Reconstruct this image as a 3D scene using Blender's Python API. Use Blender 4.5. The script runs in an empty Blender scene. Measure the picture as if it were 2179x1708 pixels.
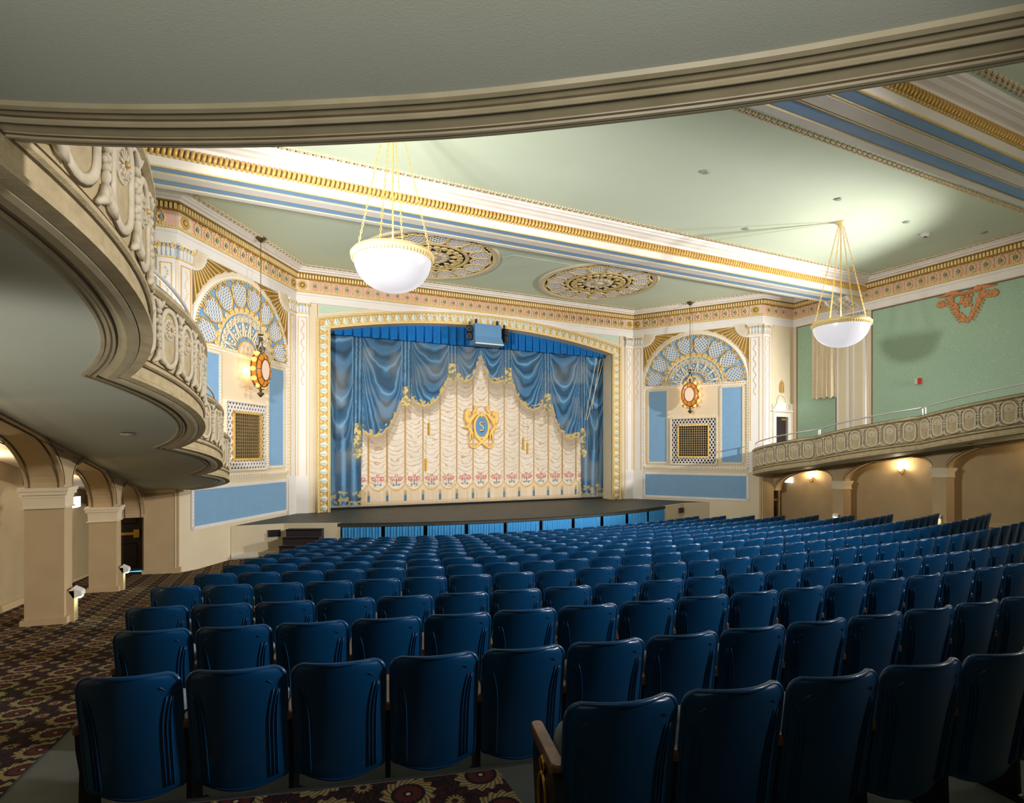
import bpy, math, random
import numpy as np
from mathutils import Vector, Matrix
random.seed(7)
PI = math.pi
sc = bpy.context.scene
COL = sc.collection

# ------------------------------------------------------------------ camera
TH = 0.4382
cam_d = bpy.data.cameras.new('camera'); cam = bpy.data.objects.new('camera', cam_d); COL.objects.link(cam)
cam.location = (0, 0, 2.1); cam.rotation_euler = (PI/2, 0, -TH)
cam_d.sensor_width = 36; cam_d.lens = 1174.05/2179*36
cam_d.shift_y = (960.8-854)/2179
cam_d.clip_start = 0.05; cam_d.clip_end = 200
sc.camera = cam

# ------------------------------------------------------------------ world, lamps, exposure
w = bpy.data.worlds.new('world'); sc.world = w; w.use_nodes = True
w.node_tree.nodes['Background'].inputs[0].default_value = (0.9, 0.95, 1.0, 1)
w.node_tree.nodes['Background'].inputs[1].default_value = 0.03
sc.view_settings.view_transform = 'Standard'; sc.view_settings.look = 'None'
sc.view_settings.exposure = 0.0; sc.view_settings.gamma = 1.0; sc.view_settings.use_curve_mapping = False
sc.cycles.use_denoising = True
sc.cycles.max_bounces = 8; sc.cycles.diffuse_bounces = 6

def lamp(kind, name, loc, power, col, radius=0.1, aim=None, spot=None):
    d = bpy.data.lights.new(name, kind); d.energy = power; d.color = col
    if kind in ('POINT', 'SPOT'): d.shadow_soft_size = radius
    o = bpy.data.objects.new(name, d); COL.objects.link(o); o.location = loc
    if kind == 'SPOT': d.spot_size = math.radians(spot); d.spot_blend = 0.5
    if aim is not None:
        o.rotation_euler = (Vector(aim)-Vector(loc)).to_track_quat('-Z', 'Y').to_euler()
    return o
# two work lights standing on the left and right arms of the balcony
lamp('SPOT', 'flood_left', (-2.9, 5.4, 4.4), 6300, (1.0, 0.96, 0.95), 0.5, (9.8, 19, 1.9), 92)
lamp('SPOT', 'flood_right', (19.75, 5.4, 4.7), 6000, (1.0, 0.96, 0.95), 0.2, (7.2, 19, 1.6), 104)
# added, unseen fill lamps for the seats, balcony undersides, rear coffer and right aisle
lamp('SPOT', 'fill_seats', (13.0, -3.4, 6.0), 7000, (1.0, 0.96, 0.95), 0.3, (5.5, 6.5, 0.3), 80)  # added fill for the seat backs
lamp('SPOT', 'fill_under_balcony', (-0.2, -0.7, 2.2), 270, (1.0, 0.98, 0.94), 0.3, (0.7, 1.8, 3.6), 78)  # added behind the camera to brighten the overhead soffit
lamp('POINT', 'fill_rear_coffer', (11.5, 0.8, 6.0), 210, (1.0, 0.93, 0.82), 0.3)  # added fill with no pendant modelled, lifts the near beam
lamp('POINT', 'fill_aisle_right', (20.0, 4.6, 2.0), 70, (1.0, 0.86, 0.66), 0.1)  # added fill for the right pillars and aisle wall
lamp('SPOT', 'fill_left_soffit', (-2.5, 4.0, 0.4), 170, (1.0, 0.98, 0.95), 0.25, (-1.5, 6.4, 3.2), 80)  # added out of view to brighten the left soffit

# ------------------------------------------------------------------ helpers
def lin(c):
    c = c/255.0
    return c/12.92 if c <= 0.04045 else ((c+0.055)/1.055)**2.4
def C(r, g, b): return (lin(r), lin(g), lin(b), 1.0)

def base_mat(name):
    m = bpy.data.materials.new(name); m.use_nodes = True
    nt = m.node_tree; b = nt.nodes['Principled BSDF']
    return m, nt, b
def paint(name, col, rough=0.6, var=0.06, scale=3.0, bump=0.0, bscale=60.0, metal=0.0, coat=0.0, spec=0.4):
    m, nt, b = base_mat(name)
    b.inputs['Roughness'].default_value = rough; b.inputs['Metallic'].default_value = metal
    b.inputs['Specular IOR Level'].default_value = spec
    if coat: b.inputs['Coat Weight'].default_value = coat; b.inputs['Coat Roughness'].default_value = 0.12
    tc = nt.nodes.new('ShaderNodeTexCoord')
    n = nt.nodes.new('ShaderNodeTexNoise'); n.inputs['Scale'].default_value = scale; n.inputs['Detail'].default_value = 5
    nt.links.new(tc.outputs['Object'], n.inputs['Vector'])
    r = nt.nodes.new('ShaderNodeValToRGB')
    r.color_ramp.elements[0].position = 0.3; r.color_ramp.elements[1].position = 0.7
    r.color_ramp.elements[0].color = (col[0]*(1-var), col[1]*(1-var), col[2]*(1-var*1.4), 1)
    r.color_ramp.elements[1].color = (min(1, col[0]*(1+var)), min(1, col[1]*(1+var)), min(1, col[2]*(1+var)), 1)
    nt.links.new(n.outputs['Fac'], r.inputs['Fac']); nt.links.new(r.outputs['Color'], b.inputs['Base Color'])
    if bump:
        n2 = nt.nodes.new('ShaderNodeTexNoise'); n2.inputs['Scale'].default_value = bscale; n2.inputs['Detail'].default_value = 3
        nt.links.new(tc.outputs['Object'], n2.inputs['Vector'])
        bp = nt.nodes.new('ShaderNodeBump'); bp.inputs['Strength'].default_value = bump; bp.inputs['Distance'].default_value = 0.02
        nt.links.new(n2.outputs['Fac'], bp.inputs['Height']); nt.links.new(bp.outputs['Normal'], b.inputs['Normal'])
    return m
def glow(name, col, strength, base=None):
    m, nt, b = base_mat(name)
    b.inputs['Base Color'].default_value = base or col
    b.inputs['Emission Color'].default_value = col; b.inputs['Emission Strength'].default_value = strength
    b.inputs['Roughness'].default_value = 0.25
    return m

M = {}
M['cream'] = paint('cream_paint', C(224, 209, 178), 0.6, 0.04, 1.2, 0.08, 90)
M['white'] = paint('ivory_trim_paint', C(234, 229, 222), 0.5, 0.03, 2.0)
M['ceil'] = paint('sage_ceiling_paint', C(208, 222, 200), 0.7, 0.05, 0.35, 0.05, 60)
M['sage'] = paint('sage_panel_paint', C(192, 212, 190), 0.6, 0.04)
M['blue'] = paint('sky_blue_panel', C(128, 170, 206), 0.7, 0.03, 4, 0.1, 160)
M['beamblue'] = paint('beam_blue_paint', C(136, 176, 220), 0.6, 0.04)
M['gold'] = paint('gilding', C(218, 178, 102), 0.42, 0.14, 14, metal=0.25)
M['palegold'] = paint('pale_gilding', C(234, 208, 146), 0.45, 0.1, 14, metal=0.1)
M['olive'] = paint('spandrel_old_gold', C(156, 120, 48), 0.45, 0.12, 5, metal=0.35)
M['pink'] = paint('frieze_pink', C(226, 184, 168), 0.6, 0.05, 6)
M['teal'] = paint('teal_stone', C(104, 156, 148), 0.4, 0.08)
M['stone'] = paint('balcony_stone_paint', C(190, 172, 136), 0.75, 0.16, 9, 0.25, 70)
M['stonepale'] = paint('balcony_relief_paint', C(212, 200, 176), 0.75, 0.1, 14)  # paler paint of the raised ornament
M['stonedark'] = paint('balcony_antique_line', C(92, 76, 50), 0.5, 0.15, 12)
M['soffit'] = paint('soffit_plaster', C(182, 186, 170), 0.65, 0.05, 0.8, 0.1, 140)
M['softrim'] = paint('soffit_moulding_paint', C(168, 156, 126), 0.45, 0.1, 6)
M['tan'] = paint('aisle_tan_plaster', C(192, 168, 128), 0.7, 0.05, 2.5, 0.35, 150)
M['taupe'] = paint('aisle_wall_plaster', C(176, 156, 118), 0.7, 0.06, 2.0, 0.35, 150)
M['stage'] = paint('stage_floor_black', C(62, 64, 58), 0.55, 0.2, 2.0)
M['black'] = paint('black_paint', C(18, 17, 16), 0.4, 0.1)
M['dark'] = paint('dark_void_cloth', C(34, 40, 48), 0.9, 0.1)
M['grilledark'] = paint('grille_backing', C(40, 34, 28), 0.9, 0.1)
M['concrete'] = paint('painted_concrete_floor', C(92, 96, 92), 0.6, 0.12, 3.0, 0.1, 80)
M['skirt'] = paint('skirt_blue_cloth', C(62, 150, 214), 0.85, 0.08, 10)
M['valance'] = paint('valance_blue_velvet', C(0, 104, 176), 0.85, 0.1, 8)
M['seatblue'] = paint('seat_blue_enamel', C(2, 66, 112), 0.36, 0.06, 2.5, coat=0.25)
M['seatgrey'] = paint('seat_grey_fabric', C(122, 130, 136), 0.9, 0.15, 120)
M['iron'] = paint('black_iron', C(20, 20, 22), 0.4, 0.1)
M['wood'] = paint('armrest_wood', C(120, 82, 60), 0.35, 0.25, 18, coat=0.4)
M['steel'] = paint('rail_white_enamel', C(206, 204, 196), 0.3, 0.04)
M['capgrey'] = paint('rail_cap_dark_cloth', C(56, 54, 48), 0.7, 0.1)
M['brass'] = paint('brass', C(214, 172, 84), 0.3, 0.1, 10, metal=0.8)
M['bronze'] = paint('lantern_bronze', C(96, 80, 50), 0.4, 0.15, 20, metal=0.6)
M['door'] = paint('brown_black_door', C(46, 36, 30), 0.5, 0.1)
M['carpdark'] = paint('stair_carpet', C(50, 40, 48), 0.95, 0.2, 60)
M['drape'] = paint('cream_drape_cloth', C(224, 208, 176), 0.85, 0.05, 6)
M['spk'] = paint('blue_grey_speaker_cloth', C(100, 146, 186), 0.9, 0.05, 30)
M['sagevent'] = paint('vent_grey_green', C(150, 164, 150), 0.6, 0.05)
M['paleblue'] = paint('pale_blue_ground', C(176, 200, 222), 0.6, 0.04)
M['red'] = paint('red_enamel', C(190, 50, 40), 0.4, 0.05)
M['plate'] = paint('vent_plate_dark', C(52, 54, 54), 0.5, 0.15, 20)
M['orange'] = paint('stencil_terracotta', C(206, 140, 92), 0.6, 0.2, 12)
M['bowl'] = glow('lit_opal_glass', (1.0, 0.97, 1.0, 1), 0.62, C(120, 119, 124))
M['amber'] = glow('amber_glass', C(232, 140, 40), 0.55, C(150, 90, 30))
M['mica'] = glow('lit_mica', C(255, 220, 190), 0.62, C(150, 130, 110))
M['bulb'] = glow('lit_bulb_glass', C(246, 190, 100), 0.85)
M['exit'] = glow('exit_sign_face', (0.95, 1.0, 1.0, 1), 2.2)
M['steplamp'] = glow('step_lamp_lens', (0.85, 1.0, 0.85, 1), 1.4)
M['sconce'] = glow('sconce_shade', (1.0, 0.86, 0.62, 1), 3.0)
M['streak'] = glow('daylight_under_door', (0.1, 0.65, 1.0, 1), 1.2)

def math_node(nt, op, a, b=None, c=None):
    n = nt.nodes.new('ShaderNodeMath'); n.operation = op
    for i, x in enumerate((a, b, c)):
        if x is None: continue
        if isinstance(x, (int, float)): n.inputs[i].default_value = x
        else: nt.links.new(x, n.inputs[i])
    return n.outputs[0]
def mixc(nt, fac, a, b):
    n = nt.nodes.new('ShaderNodeMix'); n.data_type = 'RGBA'
    nt.links.new(fac, n.inputs[0]) if not isinstance(fac, (int, float)) else setattr(n.inputs[0], 'default_value', fac)
    for i, x in ((6, a), (7, b)):
        if isinstance(x, tuple): n.inputs[i].default_value = x
        else: nt.links.new(x, n.inputs[i])
    return n.outputs[2]
def carpet_mat():
    m, nt, b = base_mat('medallion_carpet')
    b.inputs['Roughness'].default_value = 0.95; b.inputs['Specular IOR Level'].default_value = 0.1
    tc = nt.nodes.new('ShaderNodeTexCoord'); sx = nt.nodes.new('ShaderNodeSeparateXYZ')
    nt.links.new(tc.outputs['Object'], sx.inputs[0])
    PX, PY = .4, .308
    def cell(ox, oy):
        fx = math_node(nt, 'MULTIPLY', math_node(nt, 'SUBTRACT', math_node(nt, 'FRACT', math_node(nt, 'ADD', math_node(nt, 'DIVIDE', sx.outputs[0], PX), ox)), 0.5), PX)
        fy = math_node(nt, 'MULTIPLY', math_node(nt, 'SUBTRACT', math_node(nt, 'FRACT', math_node(nt, 'ADD', math_node(nt, 'DIVIDE', sx.outputs[1], PY), oy)), 0.5), PY)
        d = math_node(nt, 'SQRT', math_node(nt, 'ADD', math_node(nt, 'MULTIPLY', fx, fx), math_node(nt, 'MULTIPLY', fy, fy)))
        return d, math_node(nt, 'ARCTAN2', fy, fx)
    noise = nt.nodes.new('ShaderNodeTexNoise'); noise.inputs['Scale'].default_value = 7; noise.inputs['Detail'].default_value = 2
    noise.inputs['Distortion'].default_value = 2.5
    nt.links.new(tc.outputs['Object'], noise.inputs['Vector'])
    scroll = math_node(nt, 'LESS_THAN', math_node(nt, 'ABSOLUTE', math_node(nt, 'SUBTRACT', noise.outputs['Fac'], 0.52)), 0.028)
    col = mixc(nt, scroll, C(42, 35, 38), C(76, 42, 40))
    for ox, oy in ((0.7, 0.43),):
        d, a = cell(ox, oy)
        leaf = math_node(nt, 'MULTIPLY', math_node(nt, 'SINE', math_node(nt, 'MULTIPLY', a, 14)), 0.012)
        dd = math_node(nt, 'ADD', d, leaf)
        out = math_node(nt, 'LESS_THAN', dd, 0.134)
        zig = math_node(nt, 'SINE', math_node(nt, 'ADD', math_node(nt, 'MULTIPLY', a, 22), math_node(nt, 'MULTIPLY', d, 190)))
        gold = mixc(nt, math_node(nt, 'GREATER_THAN', zig, 0.2), C(160, 142, 98), C(108, 94, 62))
        col = mixc(nt, out, col, gold)
        col = mixc(nt, math_node(nt, 'LESS_THAN', d, 0.088), col, C(44, 36, 40))
        pet = math_node(nt, 'ADD', d, math_node(nt, 'MULTIPLY', math_node(nt, 'SINE', math_node(nt, 'MULTIPLY', a, 16)), 0.006))
        col = mixc(nt, math_node(nt, 'LESS_THAN', pet, 0.068), col, C(86, 44, 42))
        col = mixc(nt, math_node(nt, 'LESS_THAN', d, 0.026), col, C(44, 34, 36))
        col = mixc(nt, math_node(nt, 'LESS_THAN', d, 0.012), col, C(190, 170, 130))
    for ox, oy in ((0.2, 0.93),):
        d, a = cell(ox, oy)
        pet = math_node(nt, 'ADD', d, math_node(nt, 'MULTIPLY', math_node(nt, 'SINE', math_node(nt, 'MULTIPLY', a, 12)), 0.009))
        col = mixc(nt, math_node(nt, 'LESS_THAN', pet, 0.042), col, C(146, 124, 84))
        col = mixc(nt, math_node(nt, 'LESS_THAN', d, 0.018), col, C(60, 40, 38))
    nt.links.new(col, b.inputs['Base Color'])
    return m
M['carpet'] = carpet_mat()
def damask_mat():
    m, nt, b = base_mat('green_damask_wallpaper')
    b.inputs['Roughness'].default_value = 0.55
    tc = nt.nodes.new('ShaderNodeTexCoord'); mp = nt.nodes.new('ShaderNodeMapping'); mp.inputs['Scale'].default_value = (5, 5, 5)
    nt.links.new(tc.outputs['Object'], mp.inputs['Vector'])
    v = nt.nodes.new('ShaderNodeTexVoronoi'); v.feature = 'DISTANCE_TO_EDGE'; v.inputs['Scale'].default_value = 1.6; v.inputs['Randomness'].default_value = 0.35
    v2 = nt.nodes.new('ShaderNodeTexVoronoi'); v2.feature = 'F1'; v2.inputs['Scale'].default_value = 3.4; v2.inputs['Randomness'].default_value = 0.5
    nt.links.new(mp.outputs[0], v.inputs['Vector']); nt.links.new(mp.outputs[0], v2.inputs['Vector'])
    nz = nt.nodes.new('ShaderNodeTexNoise'); nz.inputs['Scale'].default_value = 1.1
    nt.links.new(mp.outputs[0], nz.inputs['Vector'])
    wob = nt.nodes.new('ShaderNodeMix'); wob.data_type = 'VECTOR'; wob.inputs[0].default_value = .35
    nt.links.new(mp.outputs[0], wob.inputs[4]); nt.links.new(nz.outputs['Color'], wob.inputs[5]); nt.links.new(wob.outputs[1], v2.inputs['Vector'])
    ring = math_node(nt, 'LESS_THAN', math_node(nt, 'ABSOLUTE', math_node(nt, 'SUBTRACT', math_node(nt, 'FRACT', math_node(nt, 'MULTIPLY', v2.outputs['Distance'], 2.6)), .5)), .13)
    col = mixc(nt, math_node(nt, 'MULTIPLY', ring, 0.42), C(150, 182, 156), C(192, 208, 178))
    nt.links.new(col, b.inputs['Base Color'])
    return m
M['damask'] = damask_mat()
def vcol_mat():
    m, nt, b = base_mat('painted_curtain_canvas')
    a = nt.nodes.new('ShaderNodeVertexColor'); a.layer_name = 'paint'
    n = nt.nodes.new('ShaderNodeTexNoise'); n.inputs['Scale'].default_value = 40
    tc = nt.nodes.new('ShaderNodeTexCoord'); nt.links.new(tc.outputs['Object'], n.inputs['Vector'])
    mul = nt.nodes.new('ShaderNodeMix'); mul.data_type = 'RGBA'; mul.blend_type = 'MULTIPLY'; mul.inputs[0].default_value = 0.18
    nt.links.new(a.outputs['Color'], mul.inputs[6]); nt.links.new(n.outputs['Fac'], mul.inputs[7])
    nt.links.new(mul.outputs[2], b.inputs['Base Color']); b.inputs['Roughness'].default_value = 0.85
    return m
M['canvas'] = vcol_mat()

class MB:
    def __init__(s): s.v = []; s.f = []; s.m = []
    def add(s, vs, fs, mi=0):
        o = len(s.v); s.v.extend([tuple(p) for p in vs])
        for f in fs: s.f.append(tuple(i+o for i in f)); s.m.append(mi)
        return s
    def box(s, x0, x1, y0, y1, z0, z1, mi=0):
        vs = [(x, y, z) for x in (x0, x1) for y in (y0, y1) for z in (z0, z1)]
        return s.add(vs, [(0, 1, 3, 2), (4, 6, 7, 5), (0, 4, 5, 1), (2, 3, 7, 6), (0, 2, 6, 4), (1, 5, 7, 3)], mi)
    def bar(s, a, b, w, d, up=(0, 1, 0), mi=0):
        a, b = Vector(a), Vector(b); t = (b-a).normalized(); u = Vector(up); x = t.cross(u).normalized(); y = x.cross(t).normalized()
        vs = []
        for p in (a, b):
            for sx, sy in ((-1, -1), (1, -1), (1, 1), (-1, 1)): vs.append(p+x*(sx*w/2)+y*(sy*d/2))
        return s.add(vs, [(0, 3, 2, 1), (4, 5, 6, 7), (0, 1, 5, 4), (1, 2, 6, 5), (2, 3, 7, 6), (3, 0, 4, 7)], mi)
    def tube(s, pts, r, n=6, closed=False, mi=0, ref=(0, 1, 0), flat=1.0):
        pts = [Vector(p) for p in pts]; N = len(pts); ref = Vector(ref); vs = []; fs = []
        for i, p in enumerate(pts):
            if closed: t = pts[(i+1) % N]-pts[i-1]
            else: t = pts[min(i+1, N-1)]-pts[max(i-1, 0)]
            if t.length < 1e-9: t = Vector((0, 0, 1))
            t.normalize(); x = t.cross(ref)
            if x.length < 1e-4: x = t.cross(Vector((1, 0.3, 0)))
            x.normalize(); y = x.cross(t)
            rr = r[i] if isinstance(r, (list, tuple)) else r
            for k in range(n):
                a = 2*PI*k/n; vs.append(p+x*(math.cos(a)*rr)+y*(math.sin(a)*rr*flat))
        M_ = N if closed else N-1
        for i in range(M_):
            j = (i+1) % N
            for k in range(n):
                l = (k+1) % n; fs.append((i*n+k, i*n+l, j*n+l, j*n+k))
        if not closed:
            fs.append(tuple(range(n))[::-1]); fs.append(tuple((N-1)*n+k for k in range(n)))
        return s.add(vs, fs, mi)
    def ball(s, c, rx, ry, rz, nu=8, nv=5, mi=0):
        vs = [(c[0], c[1], c[2]+rz)]; fs = []
        for j in range(1, nv):
            t = PI*j/nv
            for i in range(nu):
                a = 2*PI*i/nu; vs.append((c[0]+rx*math.sin(t)*math.cos(a), c[1]+ry*math.sin(t)*math.sin(a), c[2]+rz*math.cos(t)))
        vs.append((c[0], c[1], c[2]-rz)); L = len(vs)-1
        for i in range(nu): fs.append((0, 1+i, 1+(i+1) % nu))
        for j in range(nv-2):
            for i in range(nu):
                a = 1+j*nu+i; b = 1+j*nu+(i+1) % nu; fs.append((a, a+nu, b+nu, b))
        for i in range(nu): fs.append((L, L-nu+(i+1) % nu, L-nu+i))
        return s.add(vs, fs, mi)
    def lathe(s, prof, n=24, c=(0, 0, 0), mi=0, a0=0.0, a1=2*PI):
        vs = []; fs = []; full = abs(a1-a0-2*PI) < 1e-6; m = n if full else n+1
        for r, z in prof:
            for i in range(m):
                a = a0+(a1-a0)*i/n; vs.append((c[0]+r*math.cos(a), c[1]+r*math.sin(a), c[2]+z))
        for j in range(len(prof)-1):
            for i in range(n):
                k = (i+1) % m; fs.append((j*m+i, j*m+k, (j+1)*m+k, (j+1)*m+i))
        return s.add(vs, fs, mi)
    def prism(s, poly, y0, y1, mi=0):          # polygon in local x,z; thickness along y
        n = len(poly); vs = [(x, y0, z) for x, z in poly]+[(x, y1, z) for x, z in poly]
        fs = [tuple(range(n)), tuple(range(n, 2*n))[::-1]]+[(i, n+i, n+(i+1) % n, (i+1) % n) for i in range(n)]
        return s.add(vs, fs, mi)
    def slab(s, poly, z0, z1, mi=0):
        n = len(poly); vs = [(x, y, z0) for x, y in poly]+[(x, y, z1) for x, y in poly]
        fs = [tuple(range(n))[::-1], tuple(range(n, 2*n))]+[(i, (i+1) % n, n+(i+1) % n, n+i) for i in range(n)]
        return s.add(vs, fs, mi)
    def grid(s, rows, mi=0, close=False):      # rows: list of equally long point lists
        n = len(rows[0]); vs = [p for r in rows for p in r]; fs = []
        R = len(rows)
        for j in range(R if close else R-1):
            k = (j+1) % R
            for i in range(n-1): fs.append((j*n+i, j*n+i+1, k*n+i+1, k*n+i))
        return s.add(vs, fs, mi)
    def mesh(s, name, mats, smooth=False):
        me = bpy.data.meshes.new(name); me.from_pydata(s.v, [], s.f)
        mats = mats if isinstance(mats, (list, tuple)) else [mats]
        for m in mats: me.materials.append(M[m] if isinstance(m, str) else m)
        if len(mats) > 1: me.polygons.foreach_set('material_index', s.m)
        if smooth: me.polygons.foreach_set('use_smooth', [True]*len(me.polygons))
        me.update(); return me
    def build(s, name, mats, parent=None, smooth=False, loc=None, rz=0):
        return put(name, s.mesh(name, mats, smooth), parent, loc, rz)
def put(name, me, parent=None, loc=None, rz=0):
    o = bpy.data.objects.new(name, me); COL.objects.link(o)
    if parent is not None: o.parent = parent
    if loc is not None: o.location = loc
    if rz: o.rotation_euler = (0, 0, rz)
    return o
def tag(o, label, cat, group=None):
    o['label'] = label; o['category'] = cat
    if group: o['group'] = group
    return o
def structure(o): o['kind'] = 'structure'; return o
def stuff(o): o['kind'] = 'stuff'; return o
def empty(name, loc=(0, 0, 0), rz=0):
    o = bpy.data.objects.new(name, None); COL.objects.link(o); o.location = loc; o.rotation_euler = (0, 0, rz); o.empty_display_size = 0.2
    return o
def arc(cx, cz, r, a0, a1, n, y=0.0): return [(cx+r*math.cos(a0+(a1-a0)*i/n), y, cz+r*math.sin(a0+(a1-a0)*i/n)) for i in range(n+1)]
def spiral(cx, cz, r0, r1, a0, turns, n=18, y=0.0):
    return [(cx+(r0+(r1-r0)*i/n)*math.cos(a0+2*PI*turns*i/n), y, cz+(r0+(r1-r0)*i/n)*math.sin(a0+2*PI*turns*i/n)) for i in range(n+1)]
def clip_lines(poly, step, ang, w):
    """parallel lines of spacing step at an angle, clipped to a polygon in (x,z)"""
    ca, sa = math.cos(ang), math.sin(ang); out = []
    P = [(x*ca+z*sa, -x*sa+z*ca) for x, z in poly]
    lo = min(p[1] for p in P); hi = max(p[1] for p in P); k = math.ceil(lo/step)
    while k*step < hi:
        h = k*step+1e-5; xs = []
        for i in range(len(P)):
            a, b = P[i], P[(i+1) % len(P)]
            if (a[1]-h)*(b[1]-h) < 0: xs.append(a[0]+(b[0]-a[0])*(h-a[1])/(b[1]-a[1]))
        xs.sort()
        for i in range(0, len(xs)-1, 2):
            if xs[i+1]-xs[i] > w: out.append(((xs[i]*ca-h*sa, xs[i]*sa+h*ca), (xs[i+1]*ca-h*sa, xs[i+1]*sa+h*ca)))
        k += 1
    return out

X0 = 8.424
CEIL = 8.4
def zb(y): return 1.64+(12.93-y)*0.16            # underside of the raked balcony arms
RC = 35.0                                          # seat rows are arcs round (X0, RC)
def floor_r(r): return max(-0.97, 0.23-0.1*(33.05-r))
def floor_z(x, y): return floor_r(math.hypot(x-X0, y-RC))

# ================================================================== SETTING
def slope_grid(x0, x1, y0, y1, nx, ny, dz=0.0, xr=None, xl=None):
    rows = []
    for j in range(ny+1):
        y = y0+(y1-y0)*j/ny; a = xl(y) if xl else x0; b = xr(y) if xr else x1
        rows.append([(a+(b-a)*i/nx, y, floor_z(a+(b-a)*i/nx, y)+dz) for i in range(nx+1)])
    return rows
mb = MB(); mb.grid(slope_grid(-4.0, 20.85, -8.2, 18.3, 40, 50)); structure(mb.build('floor', 'concrete', smooth=True))
mb = MB(); mb.box(-3.9, 20.75, -8.3, 21.6, CEIL, CEIL+0.2); ceil = structure(mb.build('ceiling', 'ceil'))
mb = MB()
mb.bar((5.9, 19.3, CEIL-.004), (7.55, 16.0, CEIL-.004), .05, .016, (0, 0, 1)); mb.bar((7.55, 16.0, CEIL-.004), (9.7, 16.0, CEIL-.004), .05, .016, (0, 0, 1))
mb.build('hatch_edge', 'sage', ceil)
for px, py in ((9.2, 9.4), (13.2, 9.0), (16.2, 9.1), (12.6, 11.3), (19.0, 8.6)):
    MB().lathe([(0, -.03), (.07, -.03), (.09, 0)], 12, (px, py, CEIL)).build('ceiling_vent', 'sagevent', ceil)

PR_, SR_ = (X0+7.13, 20.30), (X0+10.16, 15.88)
PATH = [(-3.54, -8), (-3.54, 15.87), (X0-10.16, 15.88), (X0-7.13, 20.30), PR_, SR_, (20.388, 15.87), (20.388, -8)]
XL, XR = -3.54, 20.388
def offset(path, d):
    out = []
    n = len(path)
    for i, p in enumerate(path):
        p = Vector(p); ns = []
        if i > 0: t = (p-Vector(path[i-1])).normalized(); ns.append(Vector((t.y, -t.x)))
        if i < n-1: t = (Vector(path[i+1])-p).normalized(); ns.append(Vector((t.y, -t.x)))
        if len(ns) == 1: q = p+ns[0]*d
        else: m = (ns[0]+ns[1]).normalized(); q = p+m*(d/max(.2, m.dot(ns[0])))
        out.append((q.x, q.y))
    return out
def sweep(mb, path, prof, mi=0):
    cols = [[(x, y, z) for x, y in offset(path, d)] for d, z in prof]
    mb.grid(cols, mi); return mb
def along(path, step, d=0.0, margin=0.0):
    """points with heading every step along an offset path"""
    q = offset(path, d); out = []
    for a, b in zip(q, q[1:]):
        a, b = Vector(a), Vector(b); L = (b-a).length-2*margin
        n = max(1, round(L/step)); t = (b-a).normalized()
        for i in range(n): out.append((a+t*(margin+L*(i+.5)/n), math.atan2(t.y, t.x)))
    return out

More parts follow.
